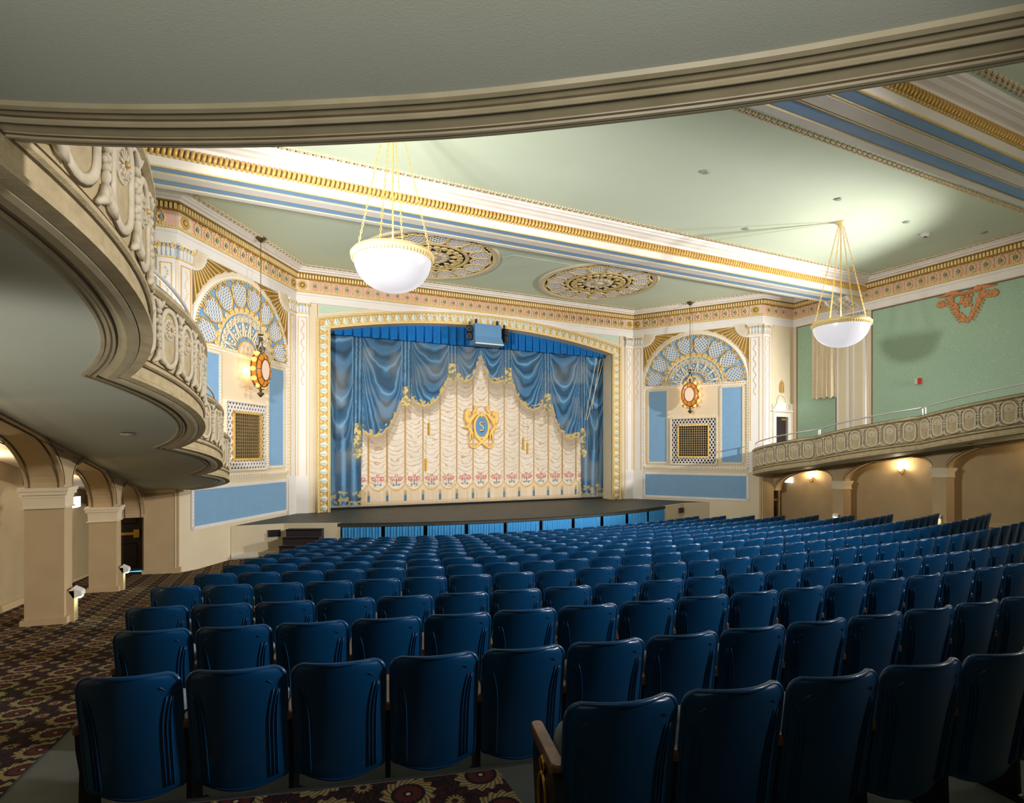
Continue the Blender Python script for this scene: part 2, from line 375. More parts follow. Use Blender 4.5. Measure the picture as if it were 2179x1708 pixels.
# ---- upper walls and aisle walls
LW = empty('wall_left', (XL, 0, 0), PI/2); structure(LW)
RW = empty('wall_right', (XR, 0, 0), -PI/2); structure(RW)       # local x = -y
def wall_side(W, sg):
    P = lambda pts: [(y*sg, z) for y, z in pts]
    MB().prism(P([(-8, zb(-8)+.2), (15.87, zb(15.87)+.2), (15.87, 8.5), (-8, 8.5)]), 0, .2).build('upper_plaster', 'cream', W)
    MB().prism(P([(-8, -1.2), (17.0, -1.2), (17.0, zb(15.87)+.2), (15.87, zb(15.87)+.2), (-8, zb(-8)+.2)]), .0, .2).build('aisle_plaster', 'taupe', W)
    MB().prism(P([(-8, floor_z(X0-12, -8)), (4, floor_z(X0-12, 4)), (10, floor_z(X0-12, 10)), (16.6, -.93), (16.6, -.81), (10, floor_z(X0-12, 10)+.13), (4, floor_z(X0-12, 4)+.13), (-8, floor_z(X0-12, -8)+.13)]), -.03, 0.01).build('skirting', 'tan', W)
    # green papered panels with a dark red line
    for a, b, z0, z1 in ((14.0, 15.66, 1.6, 7.22), (-2.0, 12.6, 3.0, 7.2)):
        MB().prism(P([(a, z0), (b, z0), (b, z1), (a, z1)]), -.012, 0.01).build('papered_panel', 'damask', W)
        f = MB(); w_ = .035
        for p in ([(a-w_, z0), (a, z0), (a, z1+w_), (a-w_, z1+w_)], [(b, z0), (b+w_, z0), (b+w_, z1+w_), (b, z1+w_)], [(a-w_, z1), (b+w_, z1), (b+w_, z1+w_), (a-w_, z1+w_)]):
            f.prism(P(p), -.022, 0.01)
        f.build('panel_line', 'red_line', W)
    # double pilaster under the ceiling beam
    for a, b in ((12.82, 13.30), (13.44, 13.92)):
        f = MB(); f.prism(P([(a, 1.6), (b, 1.6), (b, 6.9), (a, 6.9)]), -.08, 0)
        f.build('pilaster', 'white', W)
        f = MB(); f.prism(P([(a+.09, 1.7), (b-.09, 1.7), (b-.09, 6.75), (a+.09, 6.75)]), -.085, -.05); f.build('pilaster_panel', 'cream', W)
        f = MB()
        for k in range(26):
            z = 6.6-k*.06; f.ball(((a+b)/2*sg, -.084, z), .03, .012, .024, 6, 4)
        f.build('husk_drop', 'cream', W, True)
    f = MB()
    for k in range(9):
        y = 12.84+k*.132
        f.prism(P([(y-.05, 6.92), (y+.05, 6.92), (y+.062, 7.12), (y, 7.25), (y-.062, 7.12)]), -.14, 0, 0)
        f.ball((y*sg, -.15, 7.17), .045, .05, .045, 6, 4, 1)
    f.prism(P([(12.76, 6.86), (13.98, 6.86), (13.98, 6.92), (12.76, 6.92)]), -.12, 0, 0)
    f.prism(P([(12.74, 7.24), (14.0, 7.24), (14.0, 7.3), (12.74, 7.3)]), -.17, 0, 0)
    f.build('leaf_capital', ['white', 'paleblue'], W)
    # scrolled console below the beam
    c = empty('console', (13.35*sg, 0, 0)); c.parent = W
    pr = [(0, 7.3), (-.12, 7.3), (-.2, 7.38), (-.22, 7.46), (-.3, 7.5), (-.5, 7.56), (-.72, 7.6), (-.9, 7.68), (-.94, 7.76), (0, 7.76)]
    g = MB(); vs0 = [(-.46, y, z) for y, z in pr]; vs1 = [(.46, y, z) for y, z in pr]; n = len(pr)
    g.add(vs0+vs1, [tuple(range(n)), tuple(range(n, 2*n))[::-1]]+[(i, (i+1) % n, n+(i+1) % n, n+i) for i in range(n)])
    g.build('bracket', 'cream', c)
    g = MB()
    for x in (-.4, -.13, .13, .4):
        g.tube([(x, y-.03, z-.01) for y, z in pr[2:9]], .05, 6, ref=(1, 0, 0)); 
        g.tube([(x, -.88+q[0], 7.66+q[2]) for q in spiral(0, 0, .1, .02, 0, 1.5)], .03, 5, ref=(1, 0, 0))
    g.build('scroll', 'white', c, True)
    g = MB()
    for x in (-.27, 0, .27):
        for k in range(4): g.ball((x, -.25-.17*k, 7.47+.05*k), .09, .1, .05, 7, 4)
    g.build('acanthus_leaf', 'stonepale', c, True)
M['red_line'] = paint('dark_red_line', C(120, 76, 52), 0.6, 0.05)
wall_side(LW, 1); wall_side(RW, -1)
BK = structure(MB().box(-3.9, 20.75, -8.3, -8.1, -1.2, 8.5).build('wall_back', 'cream'))

# ---- front (proscenium) wall
def inner_arch(e): return 6.42+.64*(1-(e/5.98)**2)
def outer_arch(e): return 6.76+.74*(1-(e/6.43)**2)
FW = empty('wall_front', (X0, 20.3, 0)); structure(FW)
f = MB()
for s in (-1, 1): f.prism([(s*6.4, -.03), (s*7.2, -.03), (s*7.2, 8.45), (s*6.4, 8.45)], 0, .2)
N = 24
es = [-6.41+12.82*i/N for i in range(N+1)]
for a, b in zip(es, es[1:]): f.prism([(a, outer_arch(a)-.02), (b, outer_arch(b)-.02), (b, 8.45), (a, 8.45)], 0, .2)
f.build('plaster', 'cream', FW)
PI_, PO_ = [], []
for k in range(23): z = -.02+(6.42+.02)*k/22; PI_.append((-5.98, z)); PO_.append((-6.43, -.02+(6.76+.02)*k/22))
for k in range(1, 40):
    e = -5.98+11.96*k/40; PI_.append((e, inner_arch(e))); e = -6.43+12.86*k/40; PO_.append((e, outer_arch(e)))
for k in range(23): z = 6.42-(6.44)*k/22; PI_.append((5.98, z)); PO_.append((6.43, 6.76-6.78*k/22))
def band(prof, name, mat, smooth=False):
    rows = []
    for wv, dep in prof: rows.append([(a[0]+(b[0]-a[0])*wv, dep, a[1]+(b[1]-a[1])*wv) for a, b in zip(PI_, PO_)])
    return MB().grid(rows).build(name, mat, FW, smooth)
band([(0, 0.02), (0, -.09), (.06, -.09), (.06, -.06), (.12, -.06), (.12, -.1), (.2, -.1), (.22, -.04)], 'inner_moulding', 'palegold')
band([(.22, -.04), (.8, -.04)], 'egg_band', 'gold')
band([(.8, -.04), (.82, -.12), (.9, -.14), (1, -.1), (1, 0.02)], 'outer_moulding', 'palegold')
rows = [[(a[0], y, a[1]) for a in PI_] for y in (0.0, .12, .14, .7)]
MB().grid(rows).build('reveal', 'cream', FW)
# egg and dart pieces
eg = MB(); eg.ball((0, -.045, -.005), .112, .075, .142, 10, 6, 0)
eg.tube(arc(0, .02, .135, PI*1.02, PI*1.98, 9, -.05)[:], .028, 5, mi=1)
eg.tube([(-.135, -.05, .02), (-.14, -.05, .13)], .028, 5, mi=1); eg.tube([(.135, -.05, .02), (.14, -.05, .13)], .028, 5, mi=1)
eg.ball((0, -.11, .0), .012, .012, .1, 5, 4, 2)
M['sage_egg'] = paint('egg_pale_paint', C(226, 230, 214), 0.4, 0.05)
egg_me = eg.mesh('egg', ['sage_egg', 'palegold', 'teal'], True)
mid = [((a[0]+b[0])/2, (a[1]+b[1])/2) for a, b in zip(PI_, PO_)]
L = [0.0]
for a, b in zip(mid, mid[1:]): L.append(L[-1]+math.hypot(b[0]-a[0], b[1]-a[1]))
npc = round(L[-1]/.312)
for i in range(npc):
    s = L[-1]*(i+.5)/npc; k = next(j for j in range(1, len(L)) if L[j] >= s); t = (s-L[k-1])/(L[k]-L[k-1])
    x = mid[k-1][0]+(mid[k][0]-mid[k-1][0])*t; z = mid[k-1][1]+(mid[k][1]-mid[k-1][1])*t
    ax, az = mid[k][0]-mid[k-1][0], mid[k][1]-mid[k-1][1]
    o = put('egg', egg_me, FW, (x, 0, z)); o.rotation_euler = (0, -math.atan2(az, ax), 0)
# green spandrel panels beside the arch
for s in (-1, 1):
    MB().prism([(s*6.34, 7.24), (s*4.75, 7.24), (s*5.3, 7.13), (s*6.34, 6.92)], -.012, .01).build('spandrel_panel', 'sage', FW)
    g = MB(); q = [(s*6.4, -.02, 7.3), (s*4.4, -.02, 7.29), (s*5.3, -.02, 7.08), (s*6.4, -.02, 6.86)]
    g.tube(q, .018, 5, closed=True); g.build('panel_bead', 'white', FW)

def leaf_capital(W, x, z, wdt, name='capital'):
    g = MB(); n = 4
    g.box(x-wdt/2-.02, x+wdt/2+.02, -.1, 0, z, z+.04, 2); g.box(x-wdt/2-.04, x+wdt/2+.04, -.13, 0, z+.34, z+.4, 0)
    g.box(x-wdt/2, x+wdt/2, -.07, 0, z+.04, z+.34, 1)
    for k in range(n):
        c = x-wdt/2+wdt*(k+.5)/n; h = wdt/n/2*.8
        g.prism([(c-h*.5, z+.04), (c+h*.5, z+.04), (c+h, z+.2), (c+h*.6, z+.3), (c, z+.24), (c-h*.6, z+.3), (c-h, z+.2)], -.1, -.06, 0)
        g.ball((c, -.11, z+.3), .03, .04, .04, 6, 4, 2)
    for s in (-1, 1): g.tube([(x+s*(wdt/2-.02)+q[0], -.12, z+.3+q[2]) for q in spiral(0, 0, .07, .015, PI/2, s*1.4)], .02, 5, mi=2)
    return g.build(name, ['white', 'paleblue', 'palegold'], W)
def pilaster(W, x, wdt, z0, top=6.85):
    p = MB().box(x-wdt/2, x+wdt/2, -.06, 0.02, z0, top).build('pilaster', 'white', W)
    g = MB(); a, b = x-wdt/2+.07, x+wdt/2-.07
    for q in (((a, -.065, z0+1.3), (a, -.065, top-.12)), ((b, -.065, z0+1.3), (b, -.065, top-.12)), ((a, -.065, top-.12), (b, -.065, top-.12))): g.bar(q[0], q[1], .02, .02)
    g.build('panel_line', 'gold', p)
    g = MB()
    for k in range(30):
        z = top-.25-k*.075; sx = .045*math.sin(k*1.1); g.ball((x+sx, -.066, z), .03, .014, .034, 6, 4)
    g.build('vine_relief', 'cream', p, True)
    leaf_capital(W, x, top, wdt)
for s in (-1, 1): pilaster(FW, s*6.9, .42, -.02)

# ---- splay walls with organ grilles
def heart(h, wd):
    """trefoil-topped petal outline, base at the origin"""
    pts = [(0, 0), (.2, .08), (.38, .24), (.47, .42), (.44, .56), (.5, .66), (.47, .8), (.34, .88), (.2, .86), (.14, .96), (0, 1.0)]
    r = [(x*wd, z*h) for x, z in pts]; return r+[(-x, z) for x, z in r[-2:0:-1]]
def lattice(poly, step, wbar, dep, mb, mi=0, y=-.02):
    for ang in (PI/4, -PI/4):
        for a, b in clip_lines(poly, step, ang, wbar): mb.bar((a[0], y, a[1]), (b[0], y, b[1]), wbar, dep, mi=mi)
hp = heart(.78, .62)
g = MB(); lattice(hp, .1, .03, .02, g); HEART_L = g.mesh('lattice', 'white')
g = MB(); g.tube([(x, -.03, z) for x, z in hp], .022, 5, closed=True)
for s in (-1, 1):
    g.tube([(s*.03+q[0]*s, -.03, -.05+q[2]) for q in spiral(.09, 0, .075, .015, PI, -1.6)], .016, 5)
    g.tube([(s*.17+q[0]*s, -.03, .74+q[2]) for q in spiral(.06, 0.03, .06, .015, PI, 1.4)], .016, 5)
HEART_R = g.mesh('lattice_rim', 'gold', True)
g = MB()
for s in (-1, 1):
    g.tube([(s*(.115+q[0]), -.03, .5+q[2]) for q in spiral(0, 0, .115, .02, PI, -1.7, 22)], .026, 5)
    g.tube([(s*.0, -.03, .52), (s*.02, -.03, .3), (s*.05, -.03, .1), (s*.03, -.03, 0)], .03, 5)
SCROLL = g.mesh('scroll', 'cream', True)
def beads(pts, step, r, mb, mi=0, y=-.03):
    for a, b in zip(pts, pts[1:]):
        a, b = Vector(a), Vector(b); n = max(1, round((b-a).length/step))
        for i in range(n): p = a+(b-a)*((i+.5)/n); mb.ball((p.x, p.y+y, p.z), r, r, r, 5, 3, mi)
def bay(W):
    MB().box(-2.7, 2.7, 0, .2, -1.0, 8.45).build('plaster', 'cream', W)
    ZC = 4.97
    # dado panel and side panels
    def panel(x0, x1, z0, z1, scal):
        p = MB().box(x0, x1, -.015, .01, z0, z1).build('blue_panel', 'blue', W)
        g = MB(); m = .045; q = [(x0-m, 0, z0-m), (x1+m, 0, z0-m), (x1+m, 0, z1+m), (x0-m, 0, z1+m)]
        for i in range(4): g.bar((q[i][0], -.01, q[i][2]), (q[(i+1) % 4][0], -.01, q[(i+1) % 4][2]), .09, .05)
        g.build('panel_frame', 'white' if not scal else 'cream', p)
        g = MB(); beads(q+[q[0]], .09, .026, g); stuff(g.build('bead', 'white', p))
    panel(-2.1, 2.1, .17, 1.1, False)
    for s in (-1, 1): panel(min(s*1.15, s*1.93), max(s*1.15, s*1.93), 1.66, 4.76, True)
    # big frame: sides, foot, spring line and round head
    g = MB(); q = [(-2.16, 0, ZC), (-2.16, 0, 1.41), (2.16, 0, 1.41), (2.16, 0, ZC)]
    for a, b in zip(q, q[1:]): g.bar(a, b, .1, .08)
    g.bar((-2.16, 0, ZC-.03), (2.16, 0, ZC-.03), .14, .07)
    g.tube(arc(0, ZC, 2.17, 0, PI, 40), .05, 6)
    g.build('arch_frame', 'white', W)
    g = MB(); beads(q, .11, .032, g, 0, -.05); beads([(-2.16, 0, ZC-.03), (2.16, 0, ZC-.03)], .1, .03, g, 0, -.05); beads(arc(0, ZC, 2.12, 0, PI, 36), .1, .032, g, 0, -.05); beads(arc(0, ZC, 1.2, 0, PI, 24), .08, .026, g, 0, -.05)
    stuff(g.build('bead', 'palegold', W))
    # lunette
    lun = MB().prism([(x, z) for x, _, z in arc(0, ZC, 2.12, 0, PI, 40)], -.02, .0).build('lunette', 'blue', W)
    for i in range(8):
        a = PI*(i+.5)/8; ox, oz = 1.3*math.cos(a), ZC+1.3*math.sin(a)
        o = put('lattice', HEART_L, W, (ox, -.02, oz)); o.rotation_euler = (0, PI/2-a, 0)
        r = put('lattice_rim', HEART_R, o, (0, 0, 0))
        o = put('scroll', SCROLL, lun, (.5*math.cos(a), -.02, ZC+.5*math.sin(a))); o.rotation_euler = (0, PI/2-a, 0)
    g = MB(); g.tube(arc(0, ZC, 1.2, 0, PI, 30), .06, 6, ref=(0, 1, 0)); g.build('inner_ring', 'cream', lun)
    g = MB()
    for i in range(9):
        a = PI*i/8
        for rr in (.55, .68, .8): g.ball((rr*math.cos(a), -.04, ZC+rr*math.sin(a)), .045, .03, .045, 6, 4)
    g.build('leaf_spray', 'cream', lun, True)
    g = MB()
    for i in range(17):
        a = PI*(i+.5)/17
        for ss in (-1, 1): g.tube([(1.27*math.cos(a)+q[0], -.05, ZC+1.27*math.sin(a)+q[2]) for q in spiral(0, 0, .085, .02, a, ss*1.5, 12)], .018, 4)
    g.build('small_scroll', 'palegold', lun)
    g = MB(); g.prism([(x, z) for x, _, z in arc(0, ZC, .36, 0, PI, 14)], -.06, -.02, 0); g.tube(arc(0, ZC, .38, 0, PI, 14, -.05), .03, 5, mi=1); g.build('half_disc', ['cream', 'gold'], lun)
    # spandrels: old-gold fans with a white quarter shell
    for s in (-1, 1):
        poly = [(s*2.2, 7.32), (s*2.2, ZC+.75)]
        n = 14
        for k in range(n+1):
            a = math.radians(18+62*k/n); r = 2.3+(.035 if k % 2 else 0); x, z = r*math.cos(a), ZC+r*math.sin(a)
            if x < 2.2: poly.append((s*x, min(z, 7.32)))
        poly.append((s*.5, 7.32))
        sp = MB().prism(poly, -.02, .0).build('spandrel', 'olive', W)
        g = MB()
        for k in range(1, 11):
            a = math.radians(90*k/11); c, d = -math.cos(a), -math.sin(a); t = .5
            while t < 2.2:
                x, z = 2.2+c*t, 7.32+d*t
                if math.hypot(x, z-ZC) < 2.32: break
                t += .03
            if t > .56: g.bar((s*(2.2+c*.5), -.03, 7.32+d*.5), (s*(2.2+c*t), -.03, 7.32+d*t), .022, .02)
        g.build('ray', 'palegold', sp)
        sh = MB(); sh.prism([(s*2.2, 7.32)]+[(s*(2.2-.55*math.cos(PI/2*k/12)*(1+.03*(k % 2))), 7.32-.55*math.sin(PI/2*k/12)*(1+.03*(k % 2))) for k in range(13)], -.06, -.015)
        shell = sh.build('quarter_shell', 'white', W)
        g = MB()
        for k in range(12):
            a = PI/2*(k+.5)/12; g.bar((s*(2.2-.12*math.cos(a)), -.066, 7.32-.12*math.sin(a)), (s*(2.2-.52*math.cos(a)), -.066, 7.32-.52*math.sin(a)), .03, .014)
        g.build('flute', 'cream', shell)
    # organ grille
    gr = MB().box(-.9, .9, -.03, .0, 1.61, 3.5).build('grille_backing', 'grilledark', W)
    g = MB(); 
    for q in ((-.93, .93, 3.5, 3.58), (-.93, .93, 1.53, 1.61), ): g.box(q[0], q[1], -.09, 0, q[2], q[3])
    for s in (-1, 1): g.box(min(s*.9, s*.98), max(s*.9, s*.98), -.09, 0, 1.53, 3.58)
    g.build('grille_frame', 'cream', gr)
    g = MB(); bd = [(-.96, 0, 1.57), (.96, 0, 1.57), (.96, 0, 3.54), (-.96, 0, 3.54), (-.96, 0, 1.57)]; beads(bd, .075, .026, g, 0, -.1); stuff(g.build('bead', 'white', gr))
    g = MB()
    for x0, x1, z0, z1 in ((-.89, .89, 3.26, 3.49), (-.89, .89, 1.62, 1.87), (-.89, -.66, 1.87, 3.26), (.66, .89, 1.87, 3.26)):
        for a_ in (math.radians(58), -math.radians(58)):
            for a, b in clip_lines([(x0, z0), (x1, z0), (x1, z1), (x0, z1)], .115, a_, .03): g.bar((a[0], -.06, a[1]), (b[0], -.06, b[1]), .036, .03)
    g.build('cross_lattice', 'white', gr)
    g = MB()
    for s in (-1, 1): g.box(min(s*.6, s*.66), max(s*.6, s*.66), -.12, -.03, 1.88, 3.26); 
    g.box(-.66, .66, -.12, -.03, 1.84, 1.91); g.box(-.66, .66, -.12, -.03, 3.2, 3.27)
    gf = g.build('inner_frame', 'gold', gr)
    g = MB()
    for k in range(1, 13):
        x = -.6+1.2*k/13; g.box(x-.011, x+.011, -.075, -.05, 1.91, 3.2); z = 1.91+1.29*k/13; g.box(-.6, .6, -.085, -.06, z-.011, z+.011)
    g.build('square_lattice', 'palegold_dull', gr)
M['palegold_dull'] = paint('tarnished_bars', C(150, 128, 86), 0.45, 0.1, metal=0.3)
RZR, RZL = math.atan2(-4.42, 3.03), math.atan2(4.42, 3.03)
SPR = empty('wall_front_right', (X0+8.645, 18.09, 0), RZR); structure(SPR)
SPL = empty('wall_front_left', (X0-8.645, 18.09, 0), RZL); structure(SPL)
for W in (SPR, SPL):
    bay(W)
    for s in (-1, 1): pilaster(W, s*2.43, .46, -.02 if (s < 0) == (W is SPR) else 1.25)

# ---- end walls of the boxes, beside the splays
def endwall(s):
    x0, x1 = sorted((X0+s*10.16, X0+s*11.96)); W = empty('wall_box_right' if s > 0 else 'wall_box_left', ((x0+x1)/2, 15.87, 0)); structure(W)
    h = (x1-x0)/2; dx = (X0+s*11.253)-(x0+x1)/2; zt = 3.53; fl = 1.45
    f = MB(); f.prism([(-h, 1.1), (dx-.35, 1.1), (dx-.35, zt), (-h, zt)], 0, .2); f.prism([(dx+.35, 1.1), (h, 1.1), (h, zt), (dx+.35, zt)], 0, .2); f.prism([(-h, zt), (h, zt), (h, 8.45), (-h, 8.45)], 0, .2); f.prism([(dx-.35, 1.1), (dx+.35, 1.1), (dx+.35, fl), (dx-.35, fl)], 0, .2)
    f.build('plaster', 'cream', W)
    pilaster(W, -s*(h-.2), .38, 1.2)
    f = MB()
    for q in ((dx-.52, dx-.35, fl, zt+.15), (dx+.35, dx+.52, fl, zt+.15)): f.box(q[0], q[1], -.06, .02, q[2], zt)
    f.box(dx-.52, dx+.52, -.06, .02, zt, zt+.15); f.box(dx-.6, dx+.6, -.1, .02, zt+.2, zt+.26); f.build('door_frame', 'white', W)
    d = MB().box(dx-.35, dx+.35, .05, .1, fl, zt).build('door_leaf', 'door', W)
    f = MB(); f.bar((dx-.3, .03, 2.35), (dx+.3, .03, 2.35), .05, .04); f.box(dx+.05, dx+.3, .01, .05, zt-.14, zt-.06); f.build('panic_bar', 'brass', d)
    g = MB()
    for t in (-1, 1):
        g.tube([(dx+t*(.42+q[0]), -.03, zt+.42+q[2]) for q in spiral(0, 0, .15, .03, -PI/2, 1.3)], .022, 5)
        g.tube([(dx+t*.3, -.03, zt+.5), (dx+t*.24, -.03, zt+.72), (dx+t*.12, -.03, zt+.86), (dx, -.03, zt+.9)], .022, 5)
    g.build('pediment_scroll', 'white', W, True)
    g = MB()
    for k in range(4): g.ball((dx, -.04, zt+1.05+.13*k), .05, .04, .06, 6, 4)
    for t in (-1, 1): g.tube([(dx+t*.09, -.04, zt+1.0), (dx+t*.11, -.04, zt+1.25), (dx+t*.06, -.04, zt+1.42)], .02, 5)
    g.build('lyre_ornament', 'gold', W, True)
    tag(MB().box(dx-.16, dx+.16, -.1, -.02, zt+.31, zt+.55).build('exit_sign', 'exit', None, loc=((x0+x1)/2, 15.87, 0)), 'white glowing exit sign above the box door at the %s' % ('right' if s > 0 else 'left'), 'exit sign')
    return W
endwall(1); endwall(-1)

# ---- cornice round the room
TR = empty('trim_1'); structure(TR)
sweep(MB(), PATH, [(0, 7.24), (.05, 7.26), (.05, 7.48), (.08, 7.5), (.08, 7.58), (0, 7.6)]).build('architrave', 'white', TR)
sweep(MB(), PATH, [(0, 7.6), (.045, 7.6), (.045, 8.06), (0, 8.06)]).build('frieze', 'pink', TR)
sweep(MB(), PATH, [(.04, 7.59), (.09, 7.6), (.1, 7.63), (.09, 7.66), (.04, 7.67)]).build('lower_bead', 'palegold', TR)
sweep(MB(), PATH, [(.0, 8.02), (.08, 8.03), (.08, 8.2), (.16, 8.2), (.16, 8.24), (0, 8.26)]).build('dentil_band', 'olive', TR)
sweep(MB(), PATH, [(.05, 8.24), (.19, 8.24), (.22, 8.28), (.3, 8.3), (.3, 8.335), (.36, 8.35), (.40, CEIL+.005)]).build('crown', 'white', TR)
g = MB()
for p, a in along(PATH, .095, .1):
    if p.y < 3.5: continue
    c, s_ = math.cos(a), math.sin(a); w2, d2 = .03, .055
    vs = [(p.x+c*u-s_*v, p.y+s_*u+c*v, z) for u in (-w2, w2) for v in (-d2, d2) for z in (8.06, 8.19)]
    g.add(vs, [(0, 1, 3, 2), (4, 6, 7, 5), (0, 4, 5, 1), (2, 3, 7, 6), (0, 2, 6, 4), (1, 5, 7, 3)])
stuff(g.build('dentil', 'palegold', TR))
g = MB()
for p, a in along(PATH, .07, .1):
    if p.y > 3.5: g.ball((p.x, p.y, 7.63), .028, .028, .026, 5, 3)
stuff(g.build('pearl', 'palegold', TR))
# frieze palmettes
g = MB()
for k in range(10):
    a = 2*PI*k/10; g.ball((.085*math.cos(a), -.02, .13*math.sin(a)), .03, .02, .045, 5, 4, 0)
g.ball((0, -.035, 0), .04, .03, .055, 6, 4, 1)
g.ball((0, -.02, -.19), .03, .02, .04, 5, 4, 0); g.ball((0, -.02, .19), .03, .02, .03, 5, 4, 0)
PALM = g.mesh('palmette', ['palegold', 'teal'], True)
g = MB()
for k in range(4): g.ball((0, -.02, -.15+.09*k), .03-.003*k, .02, .045, 5, 4, 0)
for s in (-1, 1): g.tube([(0, -.02, .12), (s*.05, -.02, .19), (s*.075, -.02, .16)], .016, 4)
DIV = g.mesh('frieze_baluster', 'palegold', True)
g = MB()
for k in range(16): 
    a = 2*PI*k/16; g.bar((.05*math.cos(a), -.02, .05*math.sin(a)), (.15*math.cos(a), -.02, .15*math.sin(a)), .045, .03)
g.ball((0, -.03, 0), .06, .04, .06, 8, 5)
ROSE = g.mesh('frieze_rosette', 'gold')
segs = list(zip(PATH, PATH[1:]))
for i, (a, b) in enumerate(segs):
    a, b = Vector(a), Vector(b); t = (b-a).normalized(); nrm = Vector((t.y, -t.x)); ang = math.atan2(t.y, t.x); Ln = (b-a).length
    def on(s, me, nm, z=7.83):
        p = a+t*s+nrm*.047; o = put(nm, me, TR, (p.x, p.y, z)); o.rotation_euler = (0, 0, ang); return o
    if i in (2, 3, 4):
        for s in (.23, Ln-.23): 
            p = a+t*s+nrm*.05; q = MB().box(-.22, .22, -.01, .01, 7.67, 8.03).build('frieze_block', 'cream', TR, loc=(p.x, p.y, 0), rz=ang); on(s, ROSE, 'frieze_rosette')
        s0, s1 = .46, Ln-.46
    elif i in (0, 6):
        s0, s1 = (11.5, Ln) if i == 0 else (0.0, Ln-11.5)
    else: s0, s1 = .45 if i == 1 else .1, Ln-.1 if i == 1 else Ln-.45
    n = round((s1-s0)/.365)
    for k in range(n):
        s = s0+(s1-s0)*(k+.5)/n; p = a+t*s
        if 12.9 < p.y < 13.8 and i in (0, 6): continue
        on(s, PALM, 'palmette'); on(s0+(s1-s0)*k/n, DIV, 'frieze_baluster') if k else None
# star moulding on the ceiling
def star(path, name):
    g = MB(); cols = [[(x, y, z) for x, y in offset(path, d)] for d, z in ((-.04, CEIL+.004), (-.03, CEIL-.02), (.03, CEIL-.02), (.04, CEIL+.004))]
    g.grid(cols)
    for p, a in along(path, .17):
        for da in (.6, -.6): g.bar((p.x-.075*math.sin(a+da), p.y+.075*math.cos(a+da), CEIL-.022), (p.x+.075*math.sin(a+da), p.y-.075*math.cos(a+da), CEIL-.022), .035, .03, (0, 0, 1))
    stuff(g.build(name, 'cream', TR))
m_ = .53
star(offset(PATH[1:7], m_)[0:0] or [(XL+m_, 13.95)]+offset(PATH, m_)[1:7]+[(XR-m_, 13.95)], 'star_moulding')
star([(XL+m_, 7.4), (XL+m_, 12.33), (XR-m_, 12.33), (XR-m_, 7.4), (XL+m_, 7.4)], 'star_moulding')
star([(XL+m_, -4), (XL+m_, 4.93), (XR-m_, 4.93), (XR-m_, -4)], 'star_moulding')
# ---- ceiling beams
def beam(y0, y1, n):
    B = structure(MB().box(XL-.02, XR+.02, y0, y1, 7.76, 8.45).build('trim_%d' % n, 'white'))
    for a, b, z0, mt, nm in ((.03, .25, 7.753, 'beamblue', 'blue_strip'), (.58, .85, 7.753, 'beamblue', 'blue_strip'), (.29, .54, 7.735, 'white', 'white_strip')):
        MB().box(XL, XR, y0+a, y0+b, z0, 7.77).build(nm, mt, B)
    g = MB()
    for a in (.25, .565, .86): g.box(XL, XR, y0+a, y0+a+.025, 7.74, 7.765)
    g.box(XL, XR, y0-.005, y0+.03, 7.745, 7.775); g.build('gilt_fillet', 'palegold', B)
    g = MB(); g.box(XL, XR, y1-.13, y1+.02, 7.735, 7.8); g.build('outer_fillet', 'white', B)
    p = [(XR, y0), (XL, y0)]       # interior on the right when walking -x : towards -y  -> reversed below
    p = [(XL, y0), (XR, y0)]
    sweep(MB(), p, [(.0, 8.13), (.06, 8.15), (.06, 8.22), (.16, 8.24), (.22, 8.28), (.3, 8.3), (.3, 8.335), (.36, 8.35), (.40, CEIL+.005)]).build('crown', 'white', B)
    sweep(MB(), p, [(.0, 7.95), (.03, 7.95), (.05, 7.97), (0, 7.98)]).build('gilt_line', 'palegold', B)
    g = MB(); k = XL+.04
    while k < XR:
        pts = [(k+.05*(j/5-.5), y0-.075*math.cos(PI*(j/5-.5))-.005, 8.06+.085*math.sin(PI*(j/5-.5))) for j in range(6)]
        g.tube(pts, .04, 5, ref=(1, 0, 0)); k += .1
    stuff(g.build('rope_moulding', 'gold', B, True))
beam(12.85, 13.85, 2); beam(5.5, 6.5, 3)

# ================================================================== STAGE
YC = 32.3; RS = 16.5                                   # apron front: arc round (X0, YC)
AE = math.asin(6.1/RS)
def apron(t, r=RS): a = -AE+2*AE*t; return (X0+r*math.sin(a), YC-r*math.cos(a))
ap = [apron(i/40) for i in range(41)]
poly = [(X0-9.0, 17.57), (X0-7.61, 17.57)]+ap+[(X0+7.61, 17.57), (X0+9.0, 17.57), (X0+7.13, 20.3), (X0+7.13, 21.4), (X0-7.13, 21.4), (X0-7.13, 20.3)]
ST = structure(MB().slab(poly, -.13, -.02).build('stage_floor', 'stage'))
ctr = [apron(i/40, RS-.12) for i in range(41)]
MB().grid([[(x, y, -1.0) for x, y in ctr], [(x, y, -.12) for x, y in ctr]]).build('apron_backing', 'black', ST)
MB().grid([[(x, y, -.128) for x, y in [apron(i/40, RS-.02) for i in range(41)]], [(x, y, -.028) for x, y in [apron(i/40, RS+.012) for i in range(41)]]]).build('apron_edge', 'capgrey', ST)
